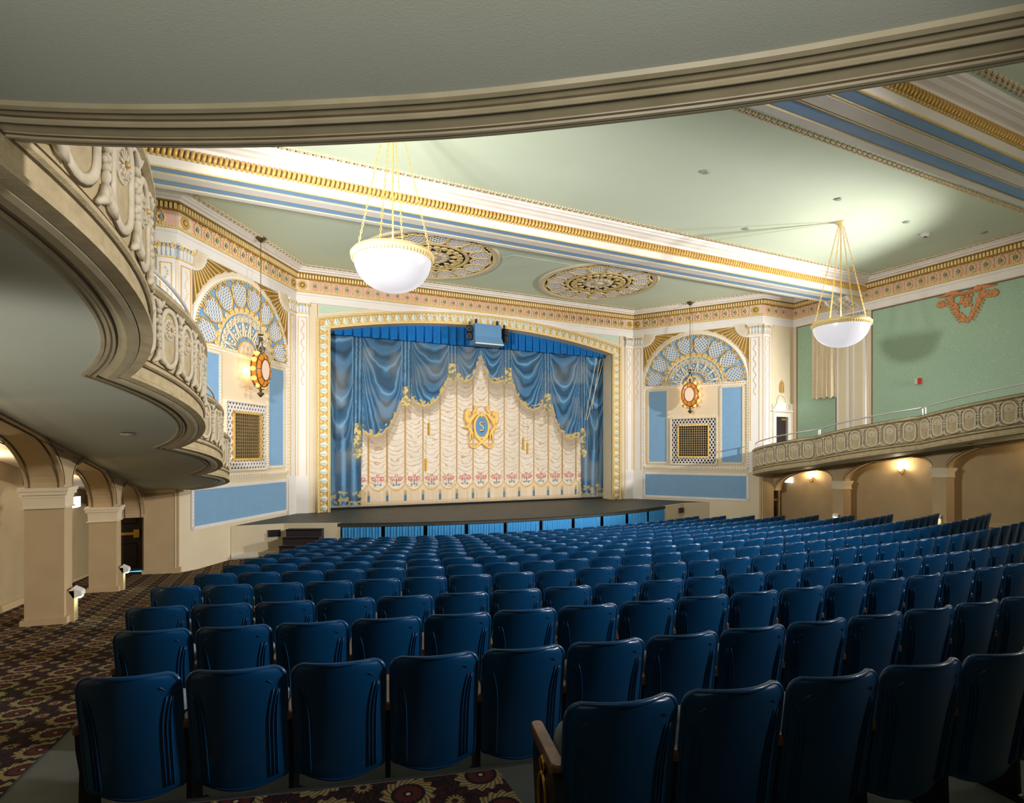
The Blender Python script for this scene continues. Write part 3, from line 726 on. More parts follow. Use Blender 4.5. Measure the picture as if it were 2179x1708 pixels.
for s in (-1, 1):
    g = MB(); q = [(X0+s*6.1, 16.97), (X0+s*7.61, 17.55), (X0+s*9.0, 17.55)]
    for a, b in zip(q, q[1:]):
        d = (Vector(b)-Vector(a)).normalized(); n = Vector((-d.y, d.x))*(.08*s)
        g.slab([a, b, (b[0]+n.x, b[1]+n.y), (a[0]+n.x, a[1]+n.y)] if s > 0 else [b, a, (a[0]+n.x, a[1]+n.y), (b[0]+n.x, b[1]+n.y)], -1.0, -.015)
    side = g.build('apron_wall', 'cream', ST)
    g = MB()
    for a, b in zip(q, q[1:]): g.bar((a[0], a[1]-.01, -.87), (b[0], b[1]-.01, -.87), .12, .06, (0, 1, 0))
    g.build('skirting', 'white', side)
GS = 'pleated blue skirts along the stage front'
for i in range(10):
    t0, t1 = (i+.05)/10, (i+.96)/10; rows = []
    for j in range(5):
        z = -.14-.8*j/4; row = []
        for k in range(61):
            t = t0+(t1-t0)*k/60; row.append((*apron(t, RS+.02+.018*math.sin(k*1.35+i)*(1 if j else .4)+.006*math.sin(k*.7)), z))
        rows.append(row)
    cx, cy = apron((t0+t1)/2)
    o = MB().grid(rows).build('stage_skirt', 'skirt', None, True)
    nm = ('first', 'second', 'third', 'fourth', 'fifth', 'sixth', 'seventh', 'eighth', 'ninth', 'tenth')[i]
    tag(o, 'pleated blue cloth skirt on the stage front, %s from the left' % nm, 'curtain', GS)
# dark steps up to the stage at the left
dirn = Vector((-.36, -.93)).normalized(); side_v = Vector((.93, -.36)).normalized(); basep = Vector((1.42, 17.28))
stp = empty('stage_steps', (basep.x, basep.y, -.93), math.atan2(side_v.y, side_v.x)); tag(stp, 'dark carpeted steps against the cream wall left of the stage', 'steps')
for k in range(4):
    h = .78-.195*k; MB().box(-.5, .5, -.28*(k+1), -.28*k-.02, 0, h).build('step', 'carpdark', stp)
    MB().box(-.51, .51, -.28*(k+1)-.012, -.28*(k+1)+.03, h-.03, h+.008).build('nosing', 'black', stp)
for s, lab in ((-1, 'left'), (1, 'right')):
    vx, vy = X0+s*7.62, 17.49
    if s < 0: vx, vy, vz, rz = .55, 17.55, -.28, 0.0
    else: vx, vy, vz, rz = 15.75, 17.40, -.28, math.atan2(.58, 1.51)
    p = empty('wall_vent', (vx, vy, vz), rz); tag(p, 'small dark louvred plate on the cream stage wall at %s' % lab, 'vent')
    MB().box(-.17, .17, -.03, .02, -.1, .1).build('plate', 'plate', p)
    for k in range(4): MB().box(-.14, .14, -.04, -.03, -.075+.043*k, -.055+.043*k).build('louvre', 'black', p)

# ------------------------------------------------ painted house curtain
def paint_curtain():
    W_, H_ = 6.05, 6.75; nx, nz = 610, 340
    xs = np.linspace(-W_, W_, nx); zs = np.linspace(.06, H_, nz); X, Z = np.meshgrid(xs, zs); A = np.abs(X)
    rs = np.random.RandomState(3)
    def noise(sx, sz, amp=1.0):
        a = rs.rand(sz+2, sx+2); u = (X+W_)/(2*W_)*sx; v = (Z-.06)/(H_-.06)*sz
        i = u.astype(int).clip(0, sx); j = v.astype(int).clip(0, sz); fu = u-i; fv = v-j; fu = fu*fu*(3-2*fu); fv = fv*fv*(3-2*fv)
        return amp*((a[j, i]*(1-fu)+a[j, i+1]*fu)*(1-fv)+(a[j+1, i]*(1-fu)+a[j+1, i+1]*fu)*fv-.5)
    def c(r, g, b): return np.array([lin(r), lin(g), lin(b)])
    img = np.zeros((nz, nx, 3))
    def put_(mask, col):
        m = np.clip(mask, 0, 1)[..., None]; img[:] = img*(1-m)+col*m
    # cream ruched festoons between gold cords
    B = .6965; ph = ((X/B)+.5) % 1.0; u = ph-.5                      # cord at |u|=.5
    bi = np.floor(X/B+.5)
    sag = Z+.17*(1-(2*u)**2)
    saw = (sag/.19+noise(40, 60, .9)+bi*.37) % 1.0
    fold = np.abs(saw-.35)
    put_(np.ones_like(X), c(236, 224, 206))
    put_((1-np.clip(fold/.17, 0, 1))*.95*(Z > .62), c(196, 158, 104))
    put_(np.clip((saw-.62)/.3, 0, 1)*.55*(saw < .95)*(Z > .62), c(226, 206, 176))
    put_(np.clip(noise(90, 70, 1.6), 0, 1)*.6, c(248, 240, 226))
    cord = .5-np.abs(u)
    put_((cord*B < .035)*.85*(Z > .62), c(206, 164, 92)); put_((cord*B < .014)*(Z > .6), c(176, 132, 66))
    # scalloped hem, roses, fringe and tassels
    hem = .62+.26*(2*u)**2
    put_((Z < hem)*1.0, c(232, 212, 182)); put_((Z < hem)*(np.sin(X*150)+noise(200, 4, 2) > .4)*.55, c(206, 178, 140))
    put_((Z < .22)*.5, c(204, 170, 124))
    put_((np.abs(Z-hem) < .035)*1.0, c(216, 172, 96)); put_((np.abs(Z-hem-.03) < .012)*.8, c(240, 214, 150))
    xb = u*B
    for ox, oz, r in ((0, 1.17, .075), (-.16, 1.07, .095), (.16, 1.07, .095), (-.1, 1.0, .06), (.1, 1.0, .06)):
        d = np.hypot(xb-ox, (Z-oz)*1.1)/r
        put_((d < 1)*(.7+noise(300, 180, .9)), c(214, 112, 100)); put_((d < .45)*.7, c(240, 190, 176)); put_((np.abs(d-.75) < .1)*.6, c(178, 70, 70))
    put_((np.abs(xb) < .016)*(Z > .82)*(Z < 1.08)*.9, c(70, 84, 84))
    put_((np.abs(np.abs(xb)-.12-.25*(Z-.86)) < .025)*(np.abs(Z-.87+np.abs(xb)*.3) < .05)*.9, c(86, 112, 122))
    put_((np.hypot(np.abs(xb)-.07, Z-.84) < .04)*.7, c(130, 160, 180))
    tas = (cord*B < .05)*(Z > .2)*(Z < .5); put_(tas*1.0, c(86, 128, 150)); put_((cord*B < .05)*(Z > .2)*(Z < .42)*(np.sin(X*190) > .2)*.6, c(52, 88, 112))
    put_((cord*B < .045)*(Z >= .5)*(Z < .62)*.9, c(190, 160, 96)); put_((cord*B < .05)*(np.abs(Z-.47) < .02), c(206, 170, 96))
    # hanging tassels on the cream field
    for ex, zt in ((-2.2, 2.75), (-2.32, 1.35), (1.92, 2.2), (2.13, 2.0), (-.9, 0)):
        if zt == 0: continue
        put_((np.abs(X-ex) < .06)*(Z > zt-.02)*(Z < zt+.5)*1.0, c(226, 178, 70)); put_((np.abs(X-ex+.02) < .025)*(Z > zt-.02)*(Z < zt+.45)*.8, c(150, 112, 48)); put_((np.abs(X-ex) < .012)*(Z >= zt+.5)*(Z < zt+1.4)*.8, c(190, 150, 90))
    # blue painted drapery
    k_e = np.array([0, .2, .36, .6, .85, 1.02, 1.03, 1.4, 1.42, 1.6, 1.85, 2.15, 2.45, 2.7, 2.89, 2.9, 3.26, 3.3, 3.5, 3.75, 4.0, 4.25, 4.5, 4.66, 4.74, 4.75, 5.02, 5.12, 5.13, 6.2])
    k_z = np.array([6.02, 5.5, 5.12, 4.93, 4.97, 5.08, 4.98, 4.98, 4.95, 4.55, 4.15, 3.93, 3.87, 4.0, 4.2, 3.9, 3.9, 4.02, 3.5, 3.05, 2.78, 2.66, 2.72, 2.8, 2.9, 1.9, 1.95, 2.1, 0, 0])
    edge = np.interp(A, k_e, k_z)+.02*np.sin(A*23)
    inner = (A > 4.78)
    blue = (Z > edge) | inner
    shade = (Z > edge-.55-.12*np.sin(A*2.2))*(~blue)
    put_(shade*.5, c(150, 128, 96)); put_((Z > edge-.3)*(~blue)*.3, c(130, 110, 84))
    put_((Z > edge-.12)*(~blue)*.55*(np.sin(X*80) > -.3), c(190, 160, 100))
    put_(blue*1.0, c(62, 112, 152))
    # swag folds: nested catenaries hung between the gather points
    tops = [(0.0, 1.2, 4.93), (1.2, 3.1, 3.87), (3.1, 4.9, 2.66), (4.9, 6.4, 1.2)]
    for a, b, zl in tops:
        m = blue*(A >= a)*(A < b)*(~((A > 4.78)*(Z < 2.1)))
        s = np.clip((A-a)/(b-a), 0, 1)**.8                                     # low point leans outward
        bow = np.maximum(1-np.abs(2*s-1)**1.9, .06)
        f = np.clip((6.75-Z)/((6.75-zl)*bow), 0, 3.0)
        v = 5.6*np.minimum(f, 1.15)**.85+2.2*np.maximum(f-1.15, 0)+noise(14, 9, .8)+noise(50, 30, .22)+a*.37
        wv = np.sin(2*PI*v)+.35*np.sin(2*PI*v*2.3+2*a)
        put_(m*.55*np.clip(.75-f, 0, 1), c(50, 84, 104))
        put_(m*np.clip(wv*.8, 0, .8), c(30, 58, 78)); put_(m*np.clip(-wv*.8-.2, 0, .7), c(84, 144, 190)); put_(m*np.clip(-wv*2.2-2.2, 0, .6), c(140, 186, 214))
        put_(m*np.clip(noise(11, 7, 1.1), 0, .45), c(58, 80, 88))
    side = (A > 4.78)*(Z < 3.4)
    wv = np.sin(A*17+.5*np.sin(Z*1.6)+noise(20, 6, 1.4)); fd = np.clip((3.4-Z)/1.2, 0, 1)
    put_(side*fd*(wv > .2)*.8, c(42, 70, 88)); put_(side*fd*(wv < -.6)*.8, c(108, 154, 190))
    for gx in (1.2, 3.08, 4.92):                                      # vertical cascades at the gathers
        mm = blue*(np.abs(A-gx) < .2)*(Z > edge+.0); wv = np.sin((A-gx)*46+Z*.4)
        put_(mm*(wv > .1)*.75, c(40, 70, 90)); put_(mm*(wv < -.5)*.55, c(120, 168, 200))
    # gilded hems and tails
    orn = noise(190, 110, 2.2)+noise(90, 50, 1.6)
    put_(blue*(~inner)*(Z < edge+.22)*(orn > .12)*.9, c(214, 184, 104)); put_(blue*(~inner)*(np.abs(Z-edge-.03) < .03)*.9, c(220, 190, 116))
    for e0, e1, z0, z1 in ((1.05, 1.42, 5.0, 5.62), (2.92, 3.28, 3.92, 4.6), (4.74, 5.12, 1.9, 3.15)):
        m = (A > e0+.05*(Z-z0))*(A < e1-.08*(Z-z0))*(Z > z0+.06*np.sin(A*20))*(Z < z1)
        put_(m*.8, c(196, 172, 112)); put_(m*(orn > .15)*.8, c(76, 104, 110)); put_(m*(orn < -.45)*.9, c(232, 206, 132))
    low = (A > 4.62)*(Z < .62+.05*np.sin(A*7))*(Z > .12); put_(low*(orn > .1)*.8, c(198, 172, 106)); put_(low*(orn < -.5)*.5, c(50, 76, 88))
    put_((Z < .12)*.7, c(176, 158, 130))
    put_(np.clip(noise(24, 14, .5), 0, .2), c(190, 180, 150))
    return xs, zs, np.clip(img, 0, 1)
cx_, cz_, img = paint_curtain()
nx, nz = len(cx_), len(cz_)
Xg, Zg = np.meshgrid(cx_, cz_)
co = np.stack([Xg, .015*np.sin(Xg*9.0)*(1-Zg/9), Zg], -1).reshape(-1, 3)
me = bpy.data.meshes.new('house_curtain'); idx = np.arange(nx*nz).reshape(nz, nx)
q = np.stack([idx[:-1, :-1], idx[:-1, 1:], idx[1:, 1:], idx[1:, :-1]], -1).reshape(-1, 4)
me.vertices.add(nx*nz); me.vertices.foreach_set('co', co.ravel().astype(np.float32))
me.loops.add(q.size); me.loops.foreach_set('vertex_index', q.ravel().astype(np.int32))
me.polygons.add(len(q)); me.polygons.foreach_set('loop_start', (np.arange(len(q))*4).astype(np.int32))
me.update(calc_edges=True)
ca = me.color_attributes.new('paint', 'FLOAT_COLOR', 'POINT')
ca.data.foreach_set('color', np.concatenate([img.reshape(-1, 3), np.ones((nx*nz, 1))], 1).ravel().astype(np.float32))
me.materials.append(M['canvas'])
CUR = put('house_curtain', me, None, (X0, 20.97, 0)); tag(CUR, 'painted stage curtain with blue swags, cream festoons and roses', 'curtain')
# crest on the curtain
CR = empty('crest', (0, -.05, 3.1)); CR.parent = CUR
CR['label'] = 'gilded crest with a blue oval and the letter S'
MB().prism([(.27*math.cos(a)*(1+.04*math.cos(8*a)), .03+.42*math.sin(a)*(1+.03*math.cos(8*a))) for a in [2*PI*k/40 for k in range(40)]], -.02, .0).build('blue_oval', 'spk', CR)
g = MB()
g.tube([(.31*math.cos(a), -.02, .03+.47*math.sin(a)) for a in [2*PI*k/36 for k in range(36)]], .05, 6, closed=True)
for s in (-1, 1):
    g.tube([(s*x, -.02, z) for x, z in ((.05, .5), (.22, .55), (.36, .42), (.48, .3), (.56, .1), (.62, -.02), (.82, -.03))], [.05, .06, .08, .09, .08, .07, .02], 6)
    g.tube([(s*x, -.02, z) for x, z in ((.36, .42), (.34, .62), (.24, .74), (.2, .84))], [.06, .05, .05, .03], 6)
    g.tube([(s*(.26+q_[0]), -.02, .82+q_[2]) for q_ in spiral(0, 0, .07, .02, PI, 1.2)], .03, 5)
    g.tube([(s*(.58+q_[0]), -.02, .56+q_[2]) for q_ in spiral(0, 0, .13, .03, -PI/2, 1.4)], .045, 5)
    g.tube([(s*x, -.02, z) for x, z in ((.56, .1), (.66, .3), (.66, .5), (.56, .66))], [.08, .1, .08, .04], 6)
    g.tube([(s*(.56+q_[0]), -.02, .26+q_[2]) for q_ in spiral(0, 0, .11, .03, 0, 1.4)], .04, 5)
    g.tube([(s*x, -.02, z) for x, z in ((.56, .0), (.46, -.18), (.5, -.38), (.52, -.6))], [.08, .06, .045, .03], 6)
    g.tube([(s*x, -.02, z) for x, z in ((.3, -.2), (.22, -.42), (.04, -.56), (-.12, -.7), (-.3, -.84), (-.46, -.8), (-.52, -.62))], [.05, .06, .07, .06, .05, .05, .03], 6)
    g.tube([(s*x, -.02, z) for x, z in ((.45, -.1), (.38, -.3), (.4, -.52))], [.05, .04, .02], 5)
    g.bar((s*.12, -.02, -.66), (s*.46, -.02, -.66), .03, .03); 
g.tube([(x, -.03, z) for x, z in ((0, .62), (.0, .5), (.0, .36))], [.03, .06, .02], 6)
M['crestgold'] = paint('crest_gold_paint', C(248, 204, 112), 0.7, 0.1, 10)
g.build('gilt_scrollwork', 'crestgold', CR, True)
S_ = [(.085, .17), (.05, .21), (0, .225), (-.06, .2), (-.085, .145), (-.06, .09), (0, .05), (.05, .01), (.085, -.05), (.06, -.12), (0, -.15), (-.06, -.13), (-.09, -.085)]
g = MB(); g.tube([(x, -.035, z) for x, z in S_], .026, 6, flat=.6, mi=0); g.tube([(x+.022, -.027, z-.014) for x, z in S_], .026, 6, flat=.4, mi=1)
for z in (.25, -.19): g.tube([(-.05, -.035, z-.015), (0, -.035, z+.01), (.06, -.035, z)], .012, 5, mi=1)
g.build('letter_s', ['palegold', 'iron'], CR, True)
# valance, folded
rows = []
for j in range(6):
    row = []
    for k in range(961):
        e = -5.97+11.94*k/960; zt = inner_arch(e)+.05; zl = 6.33+.012*math.sin(k*.13); t = j/5
        ph = (k % 27)/27.0; jag = .03*math.sin((k//27)*1.7)
        y = .17*math.exp(-((ph-.5)/.07)**2)*(.3+.7*t)-.03*math.sin(2*PI*ph+jag)
        row.append((e, y, zt+(zl-zt)*t if zt > zl+.03 else zl+.03-.03*t))
    rows.append(row)
VAL = MB().grid(rows).build('valance', 'valance', None, True, (X0, 20.72, 0)); tag(VAL, 'pleated bright blue valance under the proscenium arch', 'valance')
# hanging speaker cluster with small monitors at its sides
sp = empty('speaker_cluster', (X0-.13, 20.05, 6.26)); tag(sp, 'large blue-grey cloth-covered speaker box hung in the arch centre', 'speaker')
g = MB(); pr = [(-.18, .8), (-.18, .32), (-.34, .02), (-.28, -.02), (.3, .0), (.3, .8)]
n = len(pr); g.add([(-.56+(.0 if z > .3 else -.03), y, z) for y, z in pr]+[(.56+(.0 if z > .3 else .03), y, z) for y, z in pr], [tuple(range(n)), tuple(range(n, 2*n))[::-1]]+[(i, (i+1) % n, n+(i+1) % n, n+i) for i in range(n)])
g.build('cabinet', 'spk', sp)
MB().box(-.59, .59, -.35, -.3, -.01, .03).build('lower_edge', 'white', sp)
for s in (-1, 1): MB().box(s*.45-.03, s*.45+.03, -.05, .05, .78, 1.0).build('bracket', 'iron', sp)
for s, sd in ((-1, 'left'), (1, 'right')):
    for zz, ud in ((.58, 'upper'), (.3, 'lower')):
        o = empty('monitor_speaker', (X0-.13+s*.74, 20.02, 6.26+zz), s*.35); tag(o, 'small black speaker, %s one on the %s side of the blue-grey speaker box' % (ud, sd), 'speaker', 'small black speakers beside the big box')
        MB().box(-.1, .1, -.14, .12, -.12, .12).build('cabinet', 'black', o)
        MB().lathe([(.0, -.01), (.05, -.015), (.075, .0)], 12).build('cone', 'steel', o).rotation_euler = (PI/2, 0, 0)
        o.children[-1].location = (0, -.142, -.02)
        MB().box(-.02, .02, -.03, .03, .1, .3).build('bracket', 'iron', o)
# working ropes at the right of the curtain
for i, (a, b) in enumerate((((5.55, 6.3), (4.95, 3.5)), ((5.9, 6.2), (5.05, 3.5)), ((5.75, 6.3), (5.3, 4.0)))):
    tag(MB().tube([(a[0], 0, a[1]), ((a[0]+b[0])/2-.04, 0, (a[1]+b[1])/2-.1), (b[0], 0, b[1])], .014, 5).build('curtain_rope', 'drape', None, False, (X0, 20.85, 0)), 'thin slanting pale rope in front of the blue drape, %s one' % ('left', 'middle', 'right')[i], 'rope', 'ropes at the right of the curtain')

# ================================================================== BALCONY
SEG = [((9.45, 2.7), (9.45, 5.9), .36), ((9.45, 5.9), (9.45, 9.68), .45), ((9.45, 9.68), (9.34, 12.93), .43), ((9.34, 12.93), (9.7, 15.92), .56)]
def seg_arc(A, B, b, n=32):
    ax, ay = A; bx, by = B; mx, my = (ax+bx)/2, (ay+by)/2; dx, dy = bx-ax, by-ay; L = math.hypot(dx, dy); nx_, ny_ = -dy/L, dx/L
    R = (L*L/4+b*b)/(2*b); ccx, ccy = mx+nx_*(b-R), my+ny_*(b-R)
    a0 = math.atan2(ay-ccy, ax-ccx); a1 = math.atan2(by-ccy, bx-ccx); d = (a1-a0+PI) % (2*PI)-PI
    return [(ccx+R*math.cos(a0+d*i/n), ccy+R*math.sin(a0+d*i/n)) for i in range(n+1)]
def fascia_rows(s, pts, prof, zf):
    rows = []; n = len(pts)-1
    for d, dz in prof:
        row = []
        for i, (e, y) in enumerate(pts):
            k = 1+.15*abs(2*i/n-1)**2; row.append((X0+s*(e+d*k), y, zf(y)+dz))
        rows.append(row)
    return rows
# one oval panel and one candelabrum relief, shared
def stadium(w_, h_, n=10): 
    r = w_/2; z = h_/2-r
    return [(r*math.cos(PI*i/n), z+r*math.sin(PI*i/n)) for i in range(n+1)]+[(r*math.cos(PI+PI*i/n), -z+r*math.sin(PI+PI*i/n)) for i in range(n+1)]
g = MB(); g.tube([(x, -.012, z) for x, z in stadium(.29, .56)], .032, 6, closed=True, flat=.55); OVAL = g.mesh('oval_frame', 'stonepale', True)
g = MB(); g.prism(stadium(.25, .52), -.006, .004); OVALF = g.mesh('oval_field', 'stone')
g = MB(); g.tube([(x, -.006, z) for x, z in stadium(.35, .62)], .009, 4, closed=True); OVALL = g.mesh('antique_line', 'stonedark')
g = MB(); g.tube(arc(0, 0, .098, 0, 2*PI, 20)[:-1], .015, 5, closed=True)
g.prism([(.095*math.cos(2*PI*k/20), .095*math.sin(2*PI*k/20)) for k in range(20)], -.016, 0)
for k in range(12):
    a = 2*PI*k/12; g.bar((.025*math.cos(a), -.02, .025*math.sin(a)), (.085*math.cos(a), -.02, .085*math.sin(a)), .02, .016)
ROS = g.mesh('rosette', 'stonepale')
g = MB(); g.ball((0, -.03, 0), .018, .022, .018, 7, 5); HUB = g.mesh('rosette_boss', 'gold', True)
g = MB()
for z, rx, rz in ((.27, .03, .05), (.2, .045, .03), (.14, .03, .03), (.09, .02, .03), (.03, .04, .035), (-.03, .025, .03), (-.08, .03, .025), (-.13, .018, .04), (-.2, .025, .04), (-.25, .045, .03)): g.ball((0, -.02, z), rx, .028, rz, 7, 5)
for s in (-1, 1):
    g.tube([(s*.01, -.02, .22), (s*.05, -.03, .29), (s*.085, -.02, .31), (s*.095, -.02, .28)], [.02, .022, .018, .01], 5)
    g.tube([(s*.01, -.02, -.22), (s*.06, -.03, -.28), (s*.11, -.025, -.31)], [.025, .028, .012], 5)
    g.tube([(s*.01, -.02, -.18), (s*.035, -.03, -.24), (s*.06, -.025, -.3)], [.02, .022, .012], 5)
    g.ball((s*.035, -.02, .1), .018, .02, .025, 5, 4); g.ball((s*.03, -.02, -.05), .016, .02, .022, 5, 4)
CAND = g.mesh('candelabrum_relief', 'stonepale', True)
FPROF = [(.12, 1.0), (.12, .985)]
def balcony(s, side):
    root = empty('balcony', (0, 0, 0)); tag(root, 'scalloped cream balcony front with oval rosette panels along the %s wall' % side, 'balcony')
    rail = empty('balcony_handrail', (0, 0, 0)); tag(rail, 'tubular metal handrail on short posts above the %s balcony front' % side, 'handrail')
    sof = MB(); deck = MB()
    for (A, B, b) in SEG:
        pts = seg_arc(A, B, b); sm = True
        fr = fascia_rows(s, pts, [(.3, .99), (-.02, .99), (-.05, .965), (-.05, .93), (-.02, .91), (0, .9), (0, .22), (-.03, .2), (-.03, .175), (-.005, .16), (-.005, .045), (-.03, .03), (-.03, 0), (.05, -.005)], zb)
        fa = MB().grid(fr).build('fascia', 'stone', root)
        MB().grid(fascia_rows(s, pts, [(.3, 1.0), (-.02, 1.0), (-.03, .985)], zb)).build('cap_cloth', 'capgrey', fa)
        g = MB()
        for d, dz in ((-.002, .9), (-.002, .235), (-.01, .155), (-.012, .035), (.005, .86)):
            g.tube([r for r in fascia_rows(s, pts, [(d, dz)], zb)[0]], .008, 4, ref=(0, 0, 1))
        g.build('antique_line', 'stonedark', fa)
        MB().grid(fascia_rows(s, pts, [(.035, -.005), (.038, .04), (.05, .04), (.055, -.015), (.085, -.028), (.13, -.024), (.17, .0), (.19, .012)], zb)).build('cove', 'softrim', fa)
        MB().grid(fascia_rows(s, pts, [(.19, .012), (.197, -.016), (.213, -.016), (.217, .0), (.255, .004), (.262, -.012), (.282, -.012), (.29, .012)], zb)).build('soffit_bead', 'softrim', fa)
        g = MB()
        for d, dz in ((.044, .03), (.194, .004), (.22, .0)): g.tube([r for r in fascia_rows(s, pts, [(d, dz)], zb)[0]], .009, 4, ref=(0, 0, 1))
        g.build('antique_line', 'stonedark', fa)
        inn = fascia_rows(s, pts, [(.28, .006)], zb)[0]
        sof.grid([inn, [(X0+s*11.4, p[1], zb(p[1])+.006) for p in inn]])
        dk = fascia_rows(s, pts, [(.3, .45)], zb)[0]; deck.grid([dk, [(X0+s*12.1, p[1], zb(p[1])+.45) for p in dk]])
        deck.grid([dk, fascia_rows(s, pts, [(.3, .99)], zb)[0]])
        # panels at even spacing along the arc
        L = [0.0]
        for p, q_ in zip(pts, pts[1:]): L.append(L[-1]+math.hypot(q_[0]-p[0], q_[1]-p[1]))
        npan = round(L[-1]/.46)
        def at(t):
            k = next(j for j in range(1, len(L)) if L[j] >= t-1e-9); f = (t-L[k-1])/(L[k]-L[k-1]); p, q_ = pts[k-1], pts[k]
            tx, ty = s*(q_[0]-p[0]), q_[1]-p[1]; h = math.atan2(ty, tx) if s < 0 else math.atan2(-ty, -tx)
            return X0+s*(p[0]+(q_[0]-p[0])*f), p[1]+(q_[1]-p[1])*f, h
        for i in range(npan):
            x, y, h = at(L[-1]*(i+.5)/npan); pn = put('oval_frame', OVAL, root, (x, y, zb(y)+.565), h)
            put('oval_field', OVALF, pn); put('antique_line', OVALL, pn); ro = put('rosette', ROS, pn, (0, -.006, .09)); put('rosette_boss', HUB, pn, (0, -.006, .09))
            x, y, h = at(L[-1]*min(.999, (i+1)/npan)*.998+.002); 
            if i < npan-1: put('candelabrum_relief', CAND, root, (x, y, zb(y)+.565), h)
        # rail
        rp = fascia_rows(s, pts, [(.12, 1.24)], zb)[0]; MB().tube(rp, .022, 8, ref=(0, 0, 1)).build('rail', 'steel', rail, True)
        for k in (0, 31): 
            p = rp[k]; MB().tube([(p[0], p[1], p[2]-.25), p], .022, 8, ref=(1, 0, 0)).build('post', 'steel', rail, True)
    o = structure(sof.build('ceiling_aisle_%s' % side, 'soffit', smooth=True)); structure(deck.build('floor_balcony_%s' % side, 'carpdark'))
    # outer aisle ceiling beyond the arcade, and a small round vent
    ao = MB().grid([[(X0+s*e, y, zb(y)+.02) for y in (-8, 3, 9, 17)] for e in (11.2, 12.1)]).build('aisle_ceiling', 'white', o)
    MB().lathe([(0, -.03), (.07, -.03), (.09, 0)], 14, (X0+s*9.9, 8.6, zb(8.6)+.006)).build('round_vent', 'soffit', o)
    return root
balcony(-1, 'left'); balcony(1, 'right')

# overhead balcony: the front edge above the camera
OUT = [(-3.6, 3.35), (-2.2, 3.25), (-0.97, 3.01), (-0.49, 2.84), (0.02, 2.6), (0.45, 2.36), (0.84, 2.13), (1.28, 1.82), (1.68, 1.52), (2.05, 1.2), (2.38, 0.9), (3.1, 0.2), (4.0, -.7), (5.6, -1.6), (8.424, -2.1)]
OUT = OUT+[(2*X0-x, y) for x, y in OUT[-2::-1]]
def smooth_path(p, it=2):
    for _ in range(it):
        q = [p[0]]
        for a, b in zip(p, p[1:]): q += [(a[0]*.75+b[0]*.25, a[1]*.75+b[1]*.25), (a[0]*.25+b[0]*.75, a[1]*.25+b[1]*.75)]
        p = q+[p[-1]]
    return p
OUT = smooth_path(OUT)
ZO = 3.4
OB = empty('balcony', (0, 0, 0)); tag(OB, 'curved moulded edge of the balcony overhanging the top of the picture', 'balcony')
sweep(MB(), OUT, [(.0, ZO+1.2), (.0, ZO+.02), (.0, ZO), (.02, ZO-.004), (.035, ZO+.0)]).build('fascia', 'softrim', OB)
sweep(MB(), OUT, [(.035, ZO), (.045, ZO-.012), (.06, ZO-.012), (.07, ZO+.006), (.12, ZO+.016), (.15, ZO+.008), (.155, ZO-.006)]).build('cove', 'softrim', OB)
sweep(MB(), OUT, [(.155, ZO-.006), (.175, ZO-.014), (.185, ZO-.006), (.187, ZO+.008), (.22, ZO+.014), (.235, ZO+.002), (.255, ZO-.008), (.275, ZO-.004), (.285, ZO+.012)]).build('soffit_bead', 'softrim', OB)
g = MB()
for d, z in ((.004, ZO+.004), (.065, ZO+.0), (.153, ZO+.004), (.188, ZO+.006)): g.tube([(x, y, z) for x, y in offset(OUT, d)], .005, 4, ref=(0, 0, 1))
g.build('antique_line', 'stonedark', OB)
inn = offset(OUT, .28)
g = MB(); g.grid([[(x, y, ZO+.01) for x, y in inn], [(x, -8.2, ZO+.01) for x, y in inn]]); structure(g.build('ceiling_overhead', 'soffit'))
g = MB(); g.grid([[(x, y, ZO+.3) for x, y in OUT], [(x, -8.2, ZO+.3) for x, y in OUT]]); structure(g.build('floor_overhead', 'carpdark'))

